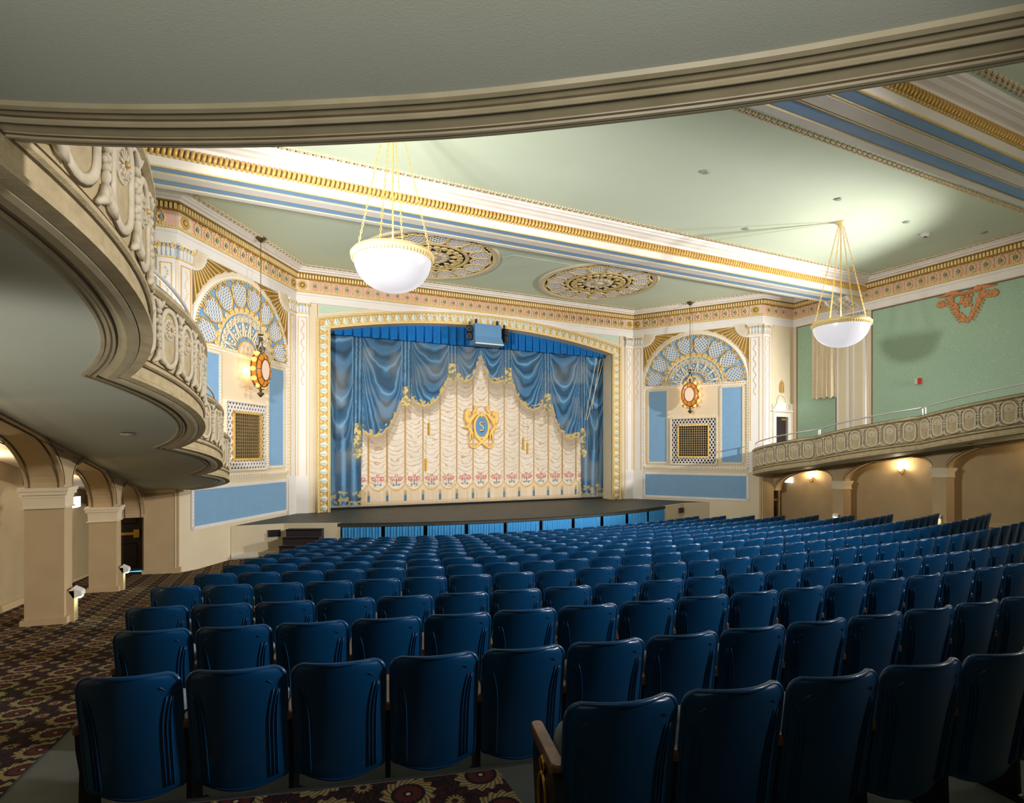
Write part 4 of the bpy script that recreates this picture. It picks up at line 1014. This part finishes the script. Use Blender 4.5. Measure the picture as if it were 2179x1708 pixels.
# ================================================================== ARCADES
def arcade(s, side):
    W = structure(empty('wall_arcade_%s' % side)); xa, xb = sorted((X0+s*10.83, X0+s*11.27))
    pil = [(-1.0, -.6), (2.55, 2.95), (5.9, 6.3), (9.68, 10.06), (12.95, 13.35), (15.88, 16.6)]
    cap = lambda y: 1.58-(y-9.68)*.172
    g = MB(); ln = MB()
    for (a0, a1), (b0, b1) in zip(pil, pil[1:]):
        n = 28; c = (a1+b0)/2; h = (b0-a1)/2; z0, z1 = cap(a1-.2), cap(b0); top = []
        rise = .6 if b0 < 15 else .62
        for i in range(n+1):
            t = PI*i/n; y = c-h*math.cos(t); zs = z0+(z1-z0)*(y-a1)/(b0-a1); top.append((y, min(zs+rise*math.sin(t)**.85, zb(y)-.02)))
        for (ya, za), (yb, zb_) in zip(top, top[1:]):
            ua, ub = zb(ya)+.2, zb(yb)+.2
            g.add([(xa, ya, za), (xb, ya, za), (xa, yb, zb_), (xb, yb, zb_), (xa, ya, ua), (xb, ya, ua), (xa, yb, ub), (xb, yb, ub)], [(0, 1, 3, 2), (0, 2, 6, 4), (1, 5, 7, 3)])
        for x in (xa+.06, xb-.06): ln.tube([(x, y, z-.006) for y, z in top], .012, 4, ref=(1, 0, 0))
        for x in (xa-.004, xb+.004):
            ln.tube([(x, y, z+.06) for y, z in top], .007, 4, ref=(1, 0, 0)); ln.tube([(x, c-h*.96, zb(c-h*.96)-.07), (x, c+h*.96, zb(c+h*.96)-.07)], .007, 4, ref=(1, 0, 0))
    g.build('arch_wall', 'tan', W); ln.build('antique_line', 'stonedark', W)
    for (y0, y1) in pil:
        cz = cap(y0) if y0 < 15 else cap(15.9); fz = floor_z(X0+s*11, y0)-.15
        x0, x1 = (xa, xb) if y0 < 15 else sorted((X0+s*10.1, X0+s*10.83))
        if y0 > 15: cz_t = zb(15.9)+.2
        p = MB().box(x0, x1, y0, y1, fz, (cz+.02) if y0 < 15 else cz_t).build('pillar', 'tan', W)
        if y0 < 15:
            g = MB()
            for d, za, zb_ in ((.03, -.27, -.25), (.02, -.12, -.08), (.045, -.08, -.03), (.06, -.03, .02)): g.box(x0-d, x1+d, y0-d, y1+d, cz+za, cz+zb_)
            g.box(x0-.012, x1+.012, y0-.012, y1+.012, cz-.25, cz-.1); g.build('capital', 'cream', p)
            z = cz+.02; g = MB()
            g.add([(x0, y0-.0, z), (x1, y0, z), (x1, y1, z), (x0, y1, z), (x0, y0-.0, zb(y0)+.2), (x1, y0, zb(y0)+.2), (x1, y1, zb(y1)+.2), (x0, y1, zb(y1)+.2)], [(0, 1, 5, 4), (1, 2, 6, 5), (2, 3, 7, 6), (3, 0, 4, 7)]); g.build('impost', 'tan', p)
        b = floor_z(X0+s*11, y0); g = MB(); g.box(x0-.04, x1+.04, y0-.04, y1+.04, b-.3, b+.1); g.build('base', 'tan', p)
        if y0 < 15 and y0 > 5:
            fx = x1 if s < 0 else x0; dd = 1 if s < 0 else -1; b = floor_z(fx, y0)
            L_ = empty('aisle_light', (fx, (y0+y1)/2, b)); tag(L_, 'white step light on the %s of the %s arcade' % ({5.9: 'pillar nearest the camera', 9.68: 'thicker, nearer pillar', 12.95: 'second, farther pillar'}[y0], side), 'aisle light')
            bx = sorted((dd*.0, dd*.09)); MB().box(bx[0], bx[1], -.1, .1, -.05, .44).build('housing', 'tan', L_)
            g = MB(); hx = [dd*.02, dd*.07, dd*.17, dd*.18, dd*.08]; hz = [.44, .48, .42, .36, .33]
            g.add([(x, -.1, z) for x, z in zip(hx, hz)]+[(x, .1, z) for x, z in zip(hx, hz)], [(0, 1, 2, 3, 4), (9, 8, 7, 6, 5)]+[(i, (i+1) % 5, 5+(i+1) % 5, 5+i) for i in range(5)]); g.build('hood', 'white', L_)
            lx = sorted((dd*.1, dd*.165)); MB().box(lx[0], lx[1], -.08, .08, .325, .336).build('lens', 'steplamp', L_)
            lamp('POINT', 'step_lamp', (fx+dd*.2, (y0+y1)/2, b+.28), 1.2, (.75, 1, .7), .04)
    # end wall of the aisle with a dark exit door
    x0, x1 = sorted((X0+s*10.83, X0+s*12.0)); fz = -.95
    dr0, dr1 = sorted((X0+s*10.95, X0+s*11.85))
    D = structure(MB().box(dr0, dr1, 16.55, 16.6, fz+.03, 1.3).build('door_%d' % (1 if s < 0 else 2), 'door'))
    g = MB(); g.bar((dr0+.08, 16.5, .06), (dr1-.08, 16.5, .06), .07, .06); xx = dr1-.12 if s < 0 else dr0+.12; g.box(xx-.06, xx+.06, 16.44, 16.54, -.04, .16); g.build('panic_bar', 'brass', D)
    g = MB()
    for za, zc in ((-.8, -.2), (.3, 1.1)): 
        q = [(dr0+.12, 16.54, za), (dr1-.12, 16.54, za), (dr1-.12, 16.54, zc), (dr0+.12, 16.54, zc)]; g.tube(q, .012, 4, closed=True)
    g.build('door_moulding', 'black', D)
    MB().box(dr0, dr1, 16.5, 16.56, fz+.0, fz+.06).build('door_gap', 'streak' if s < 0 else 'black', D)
    g = MB(); g.box(x0, dr0, 16.6, 16.7, -1.2, 1.6); g.box(dr1, x1, 16.6, 16.7, -1.2, 1.6); g.box(dr0, dr1, 16.6, 16.7, 1.3, 1.6); structure(g.build('wall_aisle_end_%s' % side, 'taupe'))
    g = MB(); g.box(dr0-.08, dr0, 16.48, 16.6, -1.0, 1.36); g.box(dr1, dr1+.08, 16.48, 16.6, -1.0, 1.36); g.box(dr0-.08, dr1+.08, 16.48, 16.6, 1.3, 1.36); g.build('door_frame', 'tan', D)
    # wall sconces in the aisle
    for i, (y, z) in enumerate(((7.4, 2.0), (11.58, 1.45), (15.0, 1.02)) if s > 0 else ((6.5, 2.15), (10.3, 1.6), (13.0, 1.2))):
        wx = X0+s*11.96; dd = -s
        L_ = empty('wall_sconce', (wx, y, z)); tag(L_, 'lit brass wall sconce high on the %s aisle wall, %s one' % (side, ('nearest', 'middle', 'far')[i]), 'wall lamp', 'wall sconces in the aisles')
        g = MB(); g.box(min(0, dd*.03), max(0, dd*.03), -.05, .05, -.14, .06); g.tube([(dd*.02, 0, -.06), (dd*.1, 0, -.1), (dd*.13, 0, -.02)], .015, 6, ref=(0, 1, 0)); g.build('bracket', 'brass', L_)
        MB().lathe([(.025, -.02), (.05, .02), (.085, .09), (.08, .1)], 12, (dd*.13, 0, 0)).build('shade', 'sconce', L_, True)
        lamp('POINT', 'sconce_lamp', (wx+dd*.16, y, z+.14), 13 if s < 0 else 36, (1, .78, .5), .05)
    ex, ey, ez = (X0+s*11.93, 14.7, 1.02) if s < 0 else (X0+s*11.93, 16.0, .92)
    E_ = empty('exit_sign', (ex, ey, ez)); tag(E_, 'glowing white exit sign in the %s aisle' % side, 'exit sign')
    dd = -s; bx = sorted((dd*.02, dd*.1)); MB().box(bx[0], bx[1], -.16, .16, -.11, .11).build('sign_face', 'exit', E_)
    if s > 0: MB().box(bx[0], bx[1], .2, .38, -.08, .08).build('strobe_box', 'red', E_)
arcade(-1, 'left'); arcade(1, 'right')

# ================================================================== LAMPS
def chain(a, b, mb, r=.016, link=.075):
    a, b = Vector(a), Vector(b); L = (b-a).length; n = max(2, round(L/(link*.8))); t = (b-a)/L
    u = t.cross(Vector((.3, .9, .1))).normalized(); v = t.cross(u)
    for i in range(n):
        c = a+(b-a)*((i+.5)/n); p = u if i % 2 else v; pts = []
        for k in range(8): an = 2*PI*k/8; pts.append(c+t*(math.cos(an)*link*.5)+p*(math.sin(an)*r))
        mb.tube(pts, .006, 4, closed=True, ref=tuple(u if not i % 2 else v))
def pendant(x, y, R, side):
    P = empty('pendant_bowl', (x, y, 4.97)); tag(P, 'large lit white glass bowl hung on gilt chains, %s of the two' % side, 'pendant lamp')
    H = .6
    MB().lathe([(R*math.sin(PI/2*k/14)**.9 if k else .001, H*(1-math.cos(PI/2*k/14))) for k in range(15)], 40).build('bowl', 'bowl', P, True)
    MB().lathe([(R-.02, H-.06), (R+.02, H-.05), (R+.03, H), (R+.05, H+.01), (R+.05, H+.04), (R+.01, H+.05), (R+.01, H+.09), (R-.03, H+.09), (R-.04, H)], 48).build('rim', 'palegold', P, True)
    g = MB()
    for k in range(72):
        a = 2*PI*k/72; g.ball(((R+.022)*math.cos(a), (R+.022)*math.sin(a), H-.02), .02, .02, .05, 5, 3)
    stuff(g.build('rim_flute', 'palegold', P))
    top = CEIL-4.97
    g = MB(); g.tube([(0, 0, H+.05), (0, 0, top)], .016, 6, ref=(1, 0, 0)); g.build('rod', 'gold', P)
    for k in range(4):
        a = PI/4+PI/2*k+.25; g = MB(); chain((R*math.cos(a), R*math.sin(a), H+.06), (.07*math.cos(a), .07*math.sin(a), top-.12), g); g.build('chain', 'gold', P)
    g = MB(); g.lathe([(.14, top), (.13, top-.04), (.09, top-.07), (.05, top-.14), (.02, top-.16)], 16); g.build('canopy', 'palegold', P, True)
    lamp('POINT', 'pendant_lamp', (x, y, 4.97+H+.25), 100, (1, .9, .74), .18)
pendant(X0-6.16, 9.87, .69, 'the nearer, left'); pendant(X0+6.16, 9.87, .69, 'the farther, right')

def lantern(s, side):
    x, y, zc = X0+s*8.23, 17.86, 4.5
    rz = RZR if s > 0 else RZL
    P = empty('hanging_lantern', (x, y, zc), rz); tag(P, 'oval amber glass lantern on a long chain before the %s organ grille' % side, 'hanging lamp')
    A, B_ = .34, .5
    ell = lambda k, n, f=1.0, dy=0.0: (A*f*math.cos(2*PI*k/n), dy, B_*f*math.sin(2*PI*k/n))
    n = 36
    for sy in (-1, 1):
        MB().prism([(A*.55*math.cos(2*PI*k/n), B_*.62*math.sin(2*PI*k/n)) for k in range(n)], sy*.15-.01, sy*.15+.01).build('mica_oval', 'mica', P)
        for k in range(10):
            a0, a1 = k*3.6+.2, (k+1)*3.6-.2; rows = []
            for f, dy in ((.6, .15), (.8, .16), (1.0, .09)): rows.append([ell(a0+(a1-a0)*j/4, n, f if f > .6 else .63, sy*dy) for j in range(5)])
            MB().grid(rows).build('amber_panel', 'amber', P)
        g = MB(); g.tube([ell(k, n, .62, sy*.16) for k in range(n)], .016, 5, closed=True); g.tube([ell(k, n, 1.0, sy*.09) for k in range(n)], .018, 5, closed=True)
        for k in range(10): g.tube([ell(k*3.6, n, .62, sy*.16), ell(k*3.6, n, .82, sy*.165), ell(k*3.6, n, 1, sy*.09)], .01, 4)
        g.build('rib', 'bronze', P, True)
    MB().grid([[ell(k, n, .98, -.09) for k in range(n+1)], [ell(k, n, .98, .09) for k in range(n+1)]]).build('edge_band', 'amber', P)
    for k in range(12):
        if k in (3, 9): continue
        p = ell(k*3, n, 1.08); MB().ball(p, .075, .09, .075, 8, 6).build('glass_bulb', 'bulb', P, True)
    g = MB(); lo = MB()
    for t in (-1, 1):
        g.tube([(t*.1, 0, B_+.02), (t*.2, 0, B_+.12), (t*.1, 0, B_+.2), (t*.04, 0, B_+.36)], .016, 5); g.tube([(t*(.17+q[0]), 0, B_+.16+q[2]) for q in spiral(0, 0, .06, .02, 0, 1.2)], .012, 5)
        lo.tube([(t*.28, 0, -B_+.08), (t*.2, 0, -B_-.03), (t*.06, 0, -B_-.06)], .016, 5); lo.tube([(t*(.27+q[0]), 0, -B_+.02+q[2]) for q in spiral(0, 0, .06, .02, 0, 1.2)], .014, 5)
    g.ball((0, 0, B_+.42), .07, .07, .06, 8, 5); g.ball((0, 0, B_+.54), .085, .085, .03, 8, 5); g.ball((0, 0, B_+.1), .05, .05, .09, 8, 5)
    lo.tube([(0, 0, -B_), (0, 0, -B_-.18)], .025, 6, ref=(1, 0, 0)); lo.ball((0, 0, -B_-.1), .05, .05, .04, 8, 5); lo.lathe([(.02, -B_-.2), (.09, -B_-.16), (.1, -B_-.2), (.05, -B_-.26), (.01, -B_-.3)], 12)
    g.build('crown_bracket', 'bronze', P, True); lo.build('bottom_finial', 'bronze', P, True)
    g = MB(); chain((0, 0, B_+.58), (0, 0, CEIL-zc-.1), g, .02, .085); g.build('chain', 'bronze', P)
    top = CEIL-zc; MB().lathe([(.14, top), (.16, top-.03), (.1, top-.06), (.06, top-.12), (.02, top-.14)], 14).build('canopy', 'bronze', P, True)
    c = Vector((0, -.45, 0)); c.rotate(Matrix.Rotation(rz, 3, 'Z')); lamp('POINT', 'lantern_lamp', (x-c.x*.9, y-c.y*.9, zc), 14, (1, .66, .3), .12)
lantern(-1, 'left'); lantern(1, 'right')

# ---- round pierced grilles in the ceiling
pp = heart(.72, .74)
g = MB(); lattice(pp, .115, .026, .02, g); MLAT = g.mesh('petal_lattice', 'white')
g = MB(); g.tube([(x, -.02, z) for x, z in pp], .03, 5, closed=True)
for s in (-1, 1): g.tube([(s*(.3+q[0]), -.02, .78+q[2]) for q in spiral(0, 0, .07, .02, 0, 1.4, 12)], .018, 4)
MRIM = g.mesh('petal_rim', 'palegold', True)
g = MB()
for s in (-1, 1): g.tube([(s*(.11+q[0]), -.02, .25+q[2]) for q in spiral(0, 0, .1, .02, PI, -1.6, 16)], .026, 4); g.tube([(0, -.02, 0), (s*.06, -.02, .1), (s*.02, -.02, .22)], .026, 4)
MSCR = g.mesh('filigree', 'palegold', True)
for s, side in ((-1, 'left'), (1, 'right')):
    G = empty('ceiling_grille', (X0+s*3.2, 17.25, CEIL)); tag(G, 'large round pierced gilt grille on the green ceiling, %s of the two' % side, 'ceiling grille')
    MB().lathe([(0, -.012), (2.05, -.012), (2.05, .01)], 56).build('backing', 'dark', G)
    MB().lathe([(2.02, -.01), (2.03, -.05), (2.08, -.07), (2.13, -.05), (2.15, -.07), (2.2, -.06), (2.22, .01)], 64).build('outer_ring', 'cream', G, True)
    g = MB()
    for k in range(80): a = 2*PI*k/80; g.ball((2.0*math.cos(a), 2.0*math.sin(a), -.03), .035, .035, .03, 5, 3)
    stuff(g.build('bead', 'palegold', G))
    for k in range(16):
        a = 2*PI*(k+.5)/16
        for me_, nm in ((MRIM, 'petal_rim'),):
            o = put(nm, me_, G, (1.24*math.cos(a), 1.24*math.sin(a), -.015)); o.matrix_local = Matrix.Translation((1.24*math.cos(a), 1.24*math.sin(a), -.055)) @ Matrix.Rotation(a-PI/2, 4, 'Z') @ Matrix.Rotation(-PI/2, 4, 'X')
            o.scale = (1, 1, 1); put('petal_lattice', MLAT, o)
    MB().lathe([(1.08, -.01), (1.09, -.045), (1.2, -.045), (1.22, -.01)], 48).build('middle_ring', 'palegold', G, True)
    for k in range(12):
        a = 2*PI*k/12; o = put('filigree', MSCR, G); o.matrix_local = Matrix.Translation((.6*math.cos(a), .6*math.sin(a), -.06)) @ Matrix.Rotation(a-PI/2, 4, 'Z') @ Matrix.Rotation(-PI/2, 4, 'X') @ Matrix.Scale(1.15, 4)
    g = MB(); g.lathe([(0, -.09), (.12, -.08), (.18, -.04), (.5, -.035), (.58, -.015)], 24)
    for k in range(16): a = 2*PI*k/16; g.ball((.42*math.cos(a), .42*math.sin(a), -.05), .1, .1, .03, 6, 4)
    g.build('centre_rose', 'cream', G)

# ---- things on the right wall
rows = []
for j in range(14):
    z = 7.05-2.85*j/13; row = []
    for k in range(61):
        y = 14.88-.98*k/60; row.append((20.38-.14-.07*math.sin(k*2*PI/12)-.02*math.sin(k*2*PI/5+j*.2), y, z-(.03*math.sin(k*.9) if j == 13 else 0)))
    rows.append(row)
tag(MB().grid(rows).build('wall_drape', 'drape', None, True), 'cream cloth drape hanging in folds beside the double pilaster at right', 'drape')
a_ = empty('fire_alarm', (20.37, 11.06, 4.48)); tag(a_, 'small red and white fire alarm on the green right wall', 'alarm')
MB().box(-.07, 0, -.11, 0.0, -.1, .1).build('strobe_lens', 'red', a_); MB().box(-.06, 0, 0.0, .1, -.09, .09).build('housing', 'steel', a_)
# painted cartouche at the head of the papered panel
K = empty('wall_cartouche', (20.372, 9.68, 7.18), -PI/2); tag(K, 'terracotta scroll and garland ornament painted at the top of the green panel', 'wall ornament')
g = MB()
for s in (-1, 1):
    g.tube([(s*x, -.02, z) for x, z in ((0, -.1), (.25, -.02), (.42, .03), (.6, -.02), (.82, -.02))], [.05, .07, .08, .05, .015], 5, flat=.3)
    g.tube([(s*(.3+q[0]), -.03, .0+q[2]) for q in spiral(0, 0, .12, .02, PI, 1.5)], .028, 5, flat=.4)
g.build('scroll_bar', 'orange', K, True)
rnd = random.Random(5)
for s in (-1, 1):
    g = MB()
    for k in range(30):
        t = k/29; x = s*.44*(1-t)**.75; z = -.1-.86*t
        g.ball((x+rnd.uniform(-.05, .05), -.015, z), .04+.03*rnd.random(), .012, .05+.03*rnd.random(), 5, 4)
        if k % 3 == 0: g.ball((x+s*.07, -.015, z-.02), .06, .012, .03, 6, 4); g.ball((x+s*.13, -.015, z-.05), .045, .012, .03, 6, 4)
    for k in range(16):
        t = k/15; g.ball((s*(.42+.36*t)+rnd.uniform(-.04, .04), -.015, -.14-.5*t*(1-t)-.12*t), .045, .012, .045, 5, 4)
    for k in range(9): a = 2*PI*k/8; q = 0 if k == 8 else .085; g.ball((s*.72+q*math.cos(a), -.018, -.26+q*math.sin(a)), .05, .014, .05, 5, 4)
    g.build('garland', 'orange', K, True)
g = MB()
for k in range(18): g.ball((rnd.uniform(-.16, .16), -.018, -.3+rnd.uniform(-.18, .14)), .06, .012, .06, 5, 4)
g.build('bouquet', 'orange', K, True)
d_ = empty('smoke_detector', (17.55, 9.35, CEIL)); tag(d_, 'white smoke detector on the ceiling beyond the right bowl lamp', 'smoke detector')
MB().lathe([(.001, -.1), (.08, -.1), (.11, -.06), (.12, 0)], 14).build('body', 'steel', d_, True); MB().lathe([(.05, -.115), (.03, -.12), (.001, -.12)], 10).build('lens', 'black', d_)

# ================================================================== CARPETS
XRK = [(-8, -1.35), (2, -1.32), (4, -1.28), (5.9, -1.15), (7.5, -.95), (8.5, -.7), (9.45, -.45), (10.3, -.2), (12, .35), (13.6, .8), (15.2, 1.3), (15.8, 2.2), (16.9, 2.3), (17.55, .8), (18, .2)]
def xr_(y): return float(np.interp(y, [p[0] for p in XRK], [p[1] for p in XRK]))
def xl_(y): return X0-11.95 if y < 15.9 else X0-11.95+(y-15.9)*1.0
for s, side in ((-1, 'left'), (1, 'right')):
    f = (lambda p: p) if s < 0 else (lambda p: (2*X0-p[0], p[1], p[2]))
    rows = [[f(p) for p in r] for r in slope_grid(0, 1, 1.0, 17.5, 16, 50, .012, xr_, xl_)]
    tag(MB().grid(rows).build('aisle_carpet', 'carpet', None, True), 'dark patterned carpet with gold medallions in the %s aisle' % side, 'carpet')
LZ = .33
def polar(r, x): a = math.asin((x-X0)/r); return (x, RC-r*math.cos(a))
pf = [polar(32.95, -.72+18.3*i/60) for i in range(61)]
plat = MB(); plat.slab(pf+[(17.58, -8), (-.72, -8)], -.1, LZ); pl_ = structure(plat.build('floor_landing', 'concrete'))
g = MB(); g.tube([(x, y, LZ) for x, y in pf], .012, 5, ref=(0, 0, 1)); g.build('nosing', 'plate', pl_)
rows = []
for j in range(9):
    r = 32.99+.42*j
    rows.append([(*polar(r, -.7+1.92*i/14), LZ+.012) for i in range(15)])
tag(MB().grid(rows).build('landing_carpet', 'carpet', None, True), 'patterned carpet behind the last left row, at the bottom edge', 'carpet')

# ================================================================== SEATS
PITCH = .5
def seat_back_mesh():
    g = MB(); H0, H1 = .195, .80; nx_ = 12
    VS = [0, .008, .02, .04, .065, .2, .35, .5, .65, .78, .86, .9, .93, .955, .975, .99, 1.0]; nz_ = len(VS)-1
    def P(u, j, off):
        v = VS[j] if isinstance(j, int) else j
        z = H0+(H1-H0)*v; wdt = .226+.006*v
        h = (1-v)*(H1-H0); b_ = v*(H1-H0); R1, R0 = .058, .035
        if h < R1: wdt -= R1-math.sqrt(max(0, R1*R1-(R1-h)**2))
        if b_ < R0: wdt -= R0-math.sqrt(max(0, R0*R0-(R0-b_)**2))
        zz = z-.04*(1-u*u)*(1-v)**3+.008*(1-u*u)*v
        y = (H1-z)*.2+.06*u*u*(.45+.55*v)+off
        return (u*wdt, y, zz)
    back = [[P(-1+2*i/nx_, j, 0) for i in range(nx_+1)] for j in range(nz_+1)]
    front = [[P(-1+2*i/nx_, j, .016) for i in range(nx_+1)] for j in range(nz_+1)]
    g.grid(back); g.grid(front)
    rim = [P(-1, j, .008) for j in range(nz_+1)]+[P(-1+2*i/nx_, nz_, .008) for i in range(1, nx_)]+[P(1, j, .008) for j in range(nz_, -1, -1)]+[P(1-2*i/nx_, 0, .008) for i in range(1, nx_)]
    g.tube(rim, .0125, 6, closed=True)
    for s in (-1, 1):
        for k in range(3):
            pts = []
            for j in range(11):
                v = .05+.77*j/10; u = .66+.08*k+.30*max(0, (v-.45)/.55)**2.2*(1 if k < 2 else .6)
                if u < .97: pts.append(P(s*u, float(v), -.003))
            g.tube(pts, .0032, 4)
    return g
def cushion_mb():
    g = MB(); n = 10
    def rr(w_, h_, r, k): 
        pts = []
        for cx, cy, a in ((w_-r, h_-r, 0), (-w_+r, h_-r, PI/2), (-w_+r, -h_+r, PI), (w_-r, -h_+r, 3*PI/2)):
            for i in range(5): pts.append((cx+r*math.cos(a+PI/2*i/4), cy+r*math.sin(a+PI/2*i/4)))
        return pts
    rings = []
    for t, sc_ in ((0, .9), (.015, 1.0), (.07, 1.0), (.1, .94), (.11, .8)):
        rings.append([(x*sc_, .19+t+.06*(y+.2), .47+y*sc_) for x, y in rr(.215, .17, .07, 0)])
    for r in rings: r.append(r[0])
    g.grid(rings); g.add(rings[0][:-1], [tuple(range(20))]); g.add(rings[-1][:-1], [tuple(range(20))[::-1]])
    return g
def pad_mb():
    g = MB(); rows = []
    for z, w_, y in ((.36, .17, .13), (.40, .195, .155), (.62, .2, .115), (.71, .19, .09), (.745, .16, .06)):
        rows.append([(-w_, y-.03, z), (-w_*.85, y+.02, z), (0, y+.025, z), (w_*.85, y+.02, z), (w_, y-.03, z)])
    return g.grid(rows)
def std_mb(x):
    g = MB(); poly = [(.06, 0), (.14, .03), (.15, .3), (.12, .42), (.11, .53), (.39, .53), (.4, .47), (.32, .42), (.28, .3), (.29, .05), (.38, 0)]
    n = len(poly); g.add([(x-.014, y, z) for y, z in poly]+[(x+.014, y, z) for y, z in poly], [tuple(range(n)), tuple(range(n, 2*n))[::-1]]+[(i, (i+1) % n, n+(i+1) % n, n+i) for i in range(n)])
    g.box(x-.04, x+.04, .02, .34, -.02, .012); return g
def arm_mb(x):
    g = MB(); o = []
    for k in range(9): a = PI+PI*k/8; o.append((x+.028*math.cos(a), .125+.03*math.sin(a)))
    for k in range(9): a = PI*k/8; o.append((x+.028*math.cos(a), .42+.018*math.sin(a)))
    n = len(o); up = lambda y: .54+.05*(y-.25)
    g.add([(p[0], p[1], up(p[1])-.02) for p in o]+[(p[0], p[1], up(p[1])+.016) for p in o]+[(x+(p[0]-x)*.84, .27+(p[1]-.27)*.97, up(p[1])+.024) for p in o], [tuple(range(n))[::-1], tuple(range(2*n, 3*n))]+[(i, (i+1) % n, n+(i+1) % n, n+i) for i in range(n)]+[(n+i, n+(i+1) % n, 2*n+(i+1) % n, 2*n+i) for i in range(n)])
    return g
SB = seat_back_mesh(); SCU = cushion_mb(); SPD = pad_mb(); SST = std_mb(-.25); SAR = arm_mb(-.25)
ME = dict(back=SB.mesh('back', 'seatblue', True), cushion=SCU.mesh('cushion', 'seatgrey', True), back_pad=SPD.mesh('back_pad', 'seatgrey', True), standard=SST.mesh('standard', 'iron'), armrest=SAR.mesh('armrest', 'wood'),
          standard_r=std_mb(.25).mesh('standard', 'iron'), armrest_r=arm_mb(.25).mesh('armrest', 'wood'))
def joined(right=False):
    g = MB(); 
    for src, mi in ((SB, 0), (SCU, 1), (SPD, 1), (SST, 2), (SAR, 3)): g.add(src.v, src.f, mi)
    return g
FAR = joined().mesh('theatre_seat', ['seatblue', 'seatgrey', 'iron', 'wood'], True)
EL = [7.13, 9.0, 9.04, 9.16, 9.16, 8.86, 8.6, 8.35, 8.06, 7.75, 7.45, 7.15, 6.9, 6.68]
ER = [8.6, 8.6, 8.6, 8.6, 8.4, 7.85, 7.6, 7.35, 7.15, 6.85, 6.65, 6.35, 6.1, 6.0]
OFS = [0, 0, .09, .14, -.09, -.17, -.18, -.17, -.05, 0, 0, 0, 0, 0]
ROWS = []
for k in range(14):
    r = 33.05-(k-1)*1.0+OFS[k]*.6; phi = -math.asin(EL[k]/r); end = math.asin(ER[k]/r); i = 0
    while phi <= end+1e-6:
        x, y = X0+r*math.sin(phi), RC-r*math.cos(phi); z = floor_r(33.05-(k-1)*1.0)-(.035 if k == 1 else 0)
        fw = x*math.sin(TH)+y*math.cos(TH); rt = x*math.cos(TH)-y*math.sin(TH); u = 1089.5+1174*rt/max(.1, fw)
        if fw > .4 and -200 < u < 2330: ROWS.append((fw, k, i, x, y, z, phi, phi+PITCH/r > end))
        phi += PITCH/r; i += 1
ROWS.sort(key=lambda q: q[0])
def ordn(n): return '%d%s' % (n, 'th' if 10 <= n % 100 <= 20 else {1: 'st', 2: 'nd', 3: 'rd'}.get(n % 10, 'th'))
GRP = 'blue theatre seats in curved rows'
LIM = 300
rest = MB()
for n_, (fw, k, i, x, y, z, phi, last) in enumerate(ROWS):
    if n_ >= LIM:
        c_, s_ = math.cos(phi), math.sin(phi)
        for src, mi in ((SB, 0), (SCU, 1), (SST, 2), (SAR, 3)):
            rest.add([(x+c_*p[0]-s_*p[1], y+s_*p[0]+c_*p[1], z+p[2]) for p in src.v], src.f, mi)
        continue
    lab = ('unlit blue theatre seat, %s from the aisle in the short row nearest the camera' % ordn(i+1)) if k == 0 else \
          ('blue theatre seat, %s from the left aisle in the %s full-length row from the camera' % (ordn(i+1), ordn(k)))
    if k >= 9:
        o = put('theatre_seat', FAR, None, (x, y, z), phi)
    else:
        o = empty('theatre_seat', (x, y, z), phi)
        for nm in ('back', 'back_pad', 'cushion', 'standard', 'armrest'):
            if k == 0 and i == 0 and nm == 'standard': continue
            put(nm, ME[nm], o)
        if last: put('standard', ME['standard_r'], o); put('armrest', ME['armrest_r'], o)
        if k == 0 and i == 0:
            pl = [(.04, 0), (.38, 0), (.35, .2), (.4, .46), (.38, .53), (.09, .53), (.06, .4)]
            g = MB(); n = len(pl); g.add([(-.275, a, b) for a, b in pl]+[(-.235, a, b) for a, b in pl], [tuple(range(n)), tuple(range(n, 2*n))[::-1]]+[(q, (q+1) % n, n+(q+1) % n, n+q) for q in range(n)])
            ep = g.build('end_panel', 'iron', o)
            g = MB(); cy, cz = .23, .36
            g.tube([(-.28, cy+.05*math.cos(2*PI*q/16), cz+.1*math.sin(2*PI*q/16)) for q in range(16)], .009, 5, closed=True, ref=(1, 0, 0))
            for q in range(4): g.ball((-.28, cy, cz-.14-.045*q), .008, .055-.01*abs(q-2), .016, 6, 4)
            for t in (-1, 1): g.tube([(-.28, cy+t*.01, cz+.1), (-.28, cy+t*.03, cz+.14), (-.28, cy, cz+.17)], .007, 4, ref=(1, 0, 0)); g.tube([(-.28, cy, cz-.12), (-.28, cy+t*.05, cz-.16), (-.28, cy+t*.06, cz-.24)], .009, 4, ref=(1, 0, 0))
            g.build('cast_ornament', 'brass', ep, True)
    tag(o, lab, 'seat', GRP)
if rest.v:
    o = rest.build('theatre_seats_front', ['seatblue', 'seatgrey', 'iron', 'wood'], None, True); o['kind'] = 'stuff'; tag(o, 'small far blue theatre seats in the rows nearest the stage', 'seats')
print('SEATS', len(ROWS), 'objects', len(bpy.data.objects))
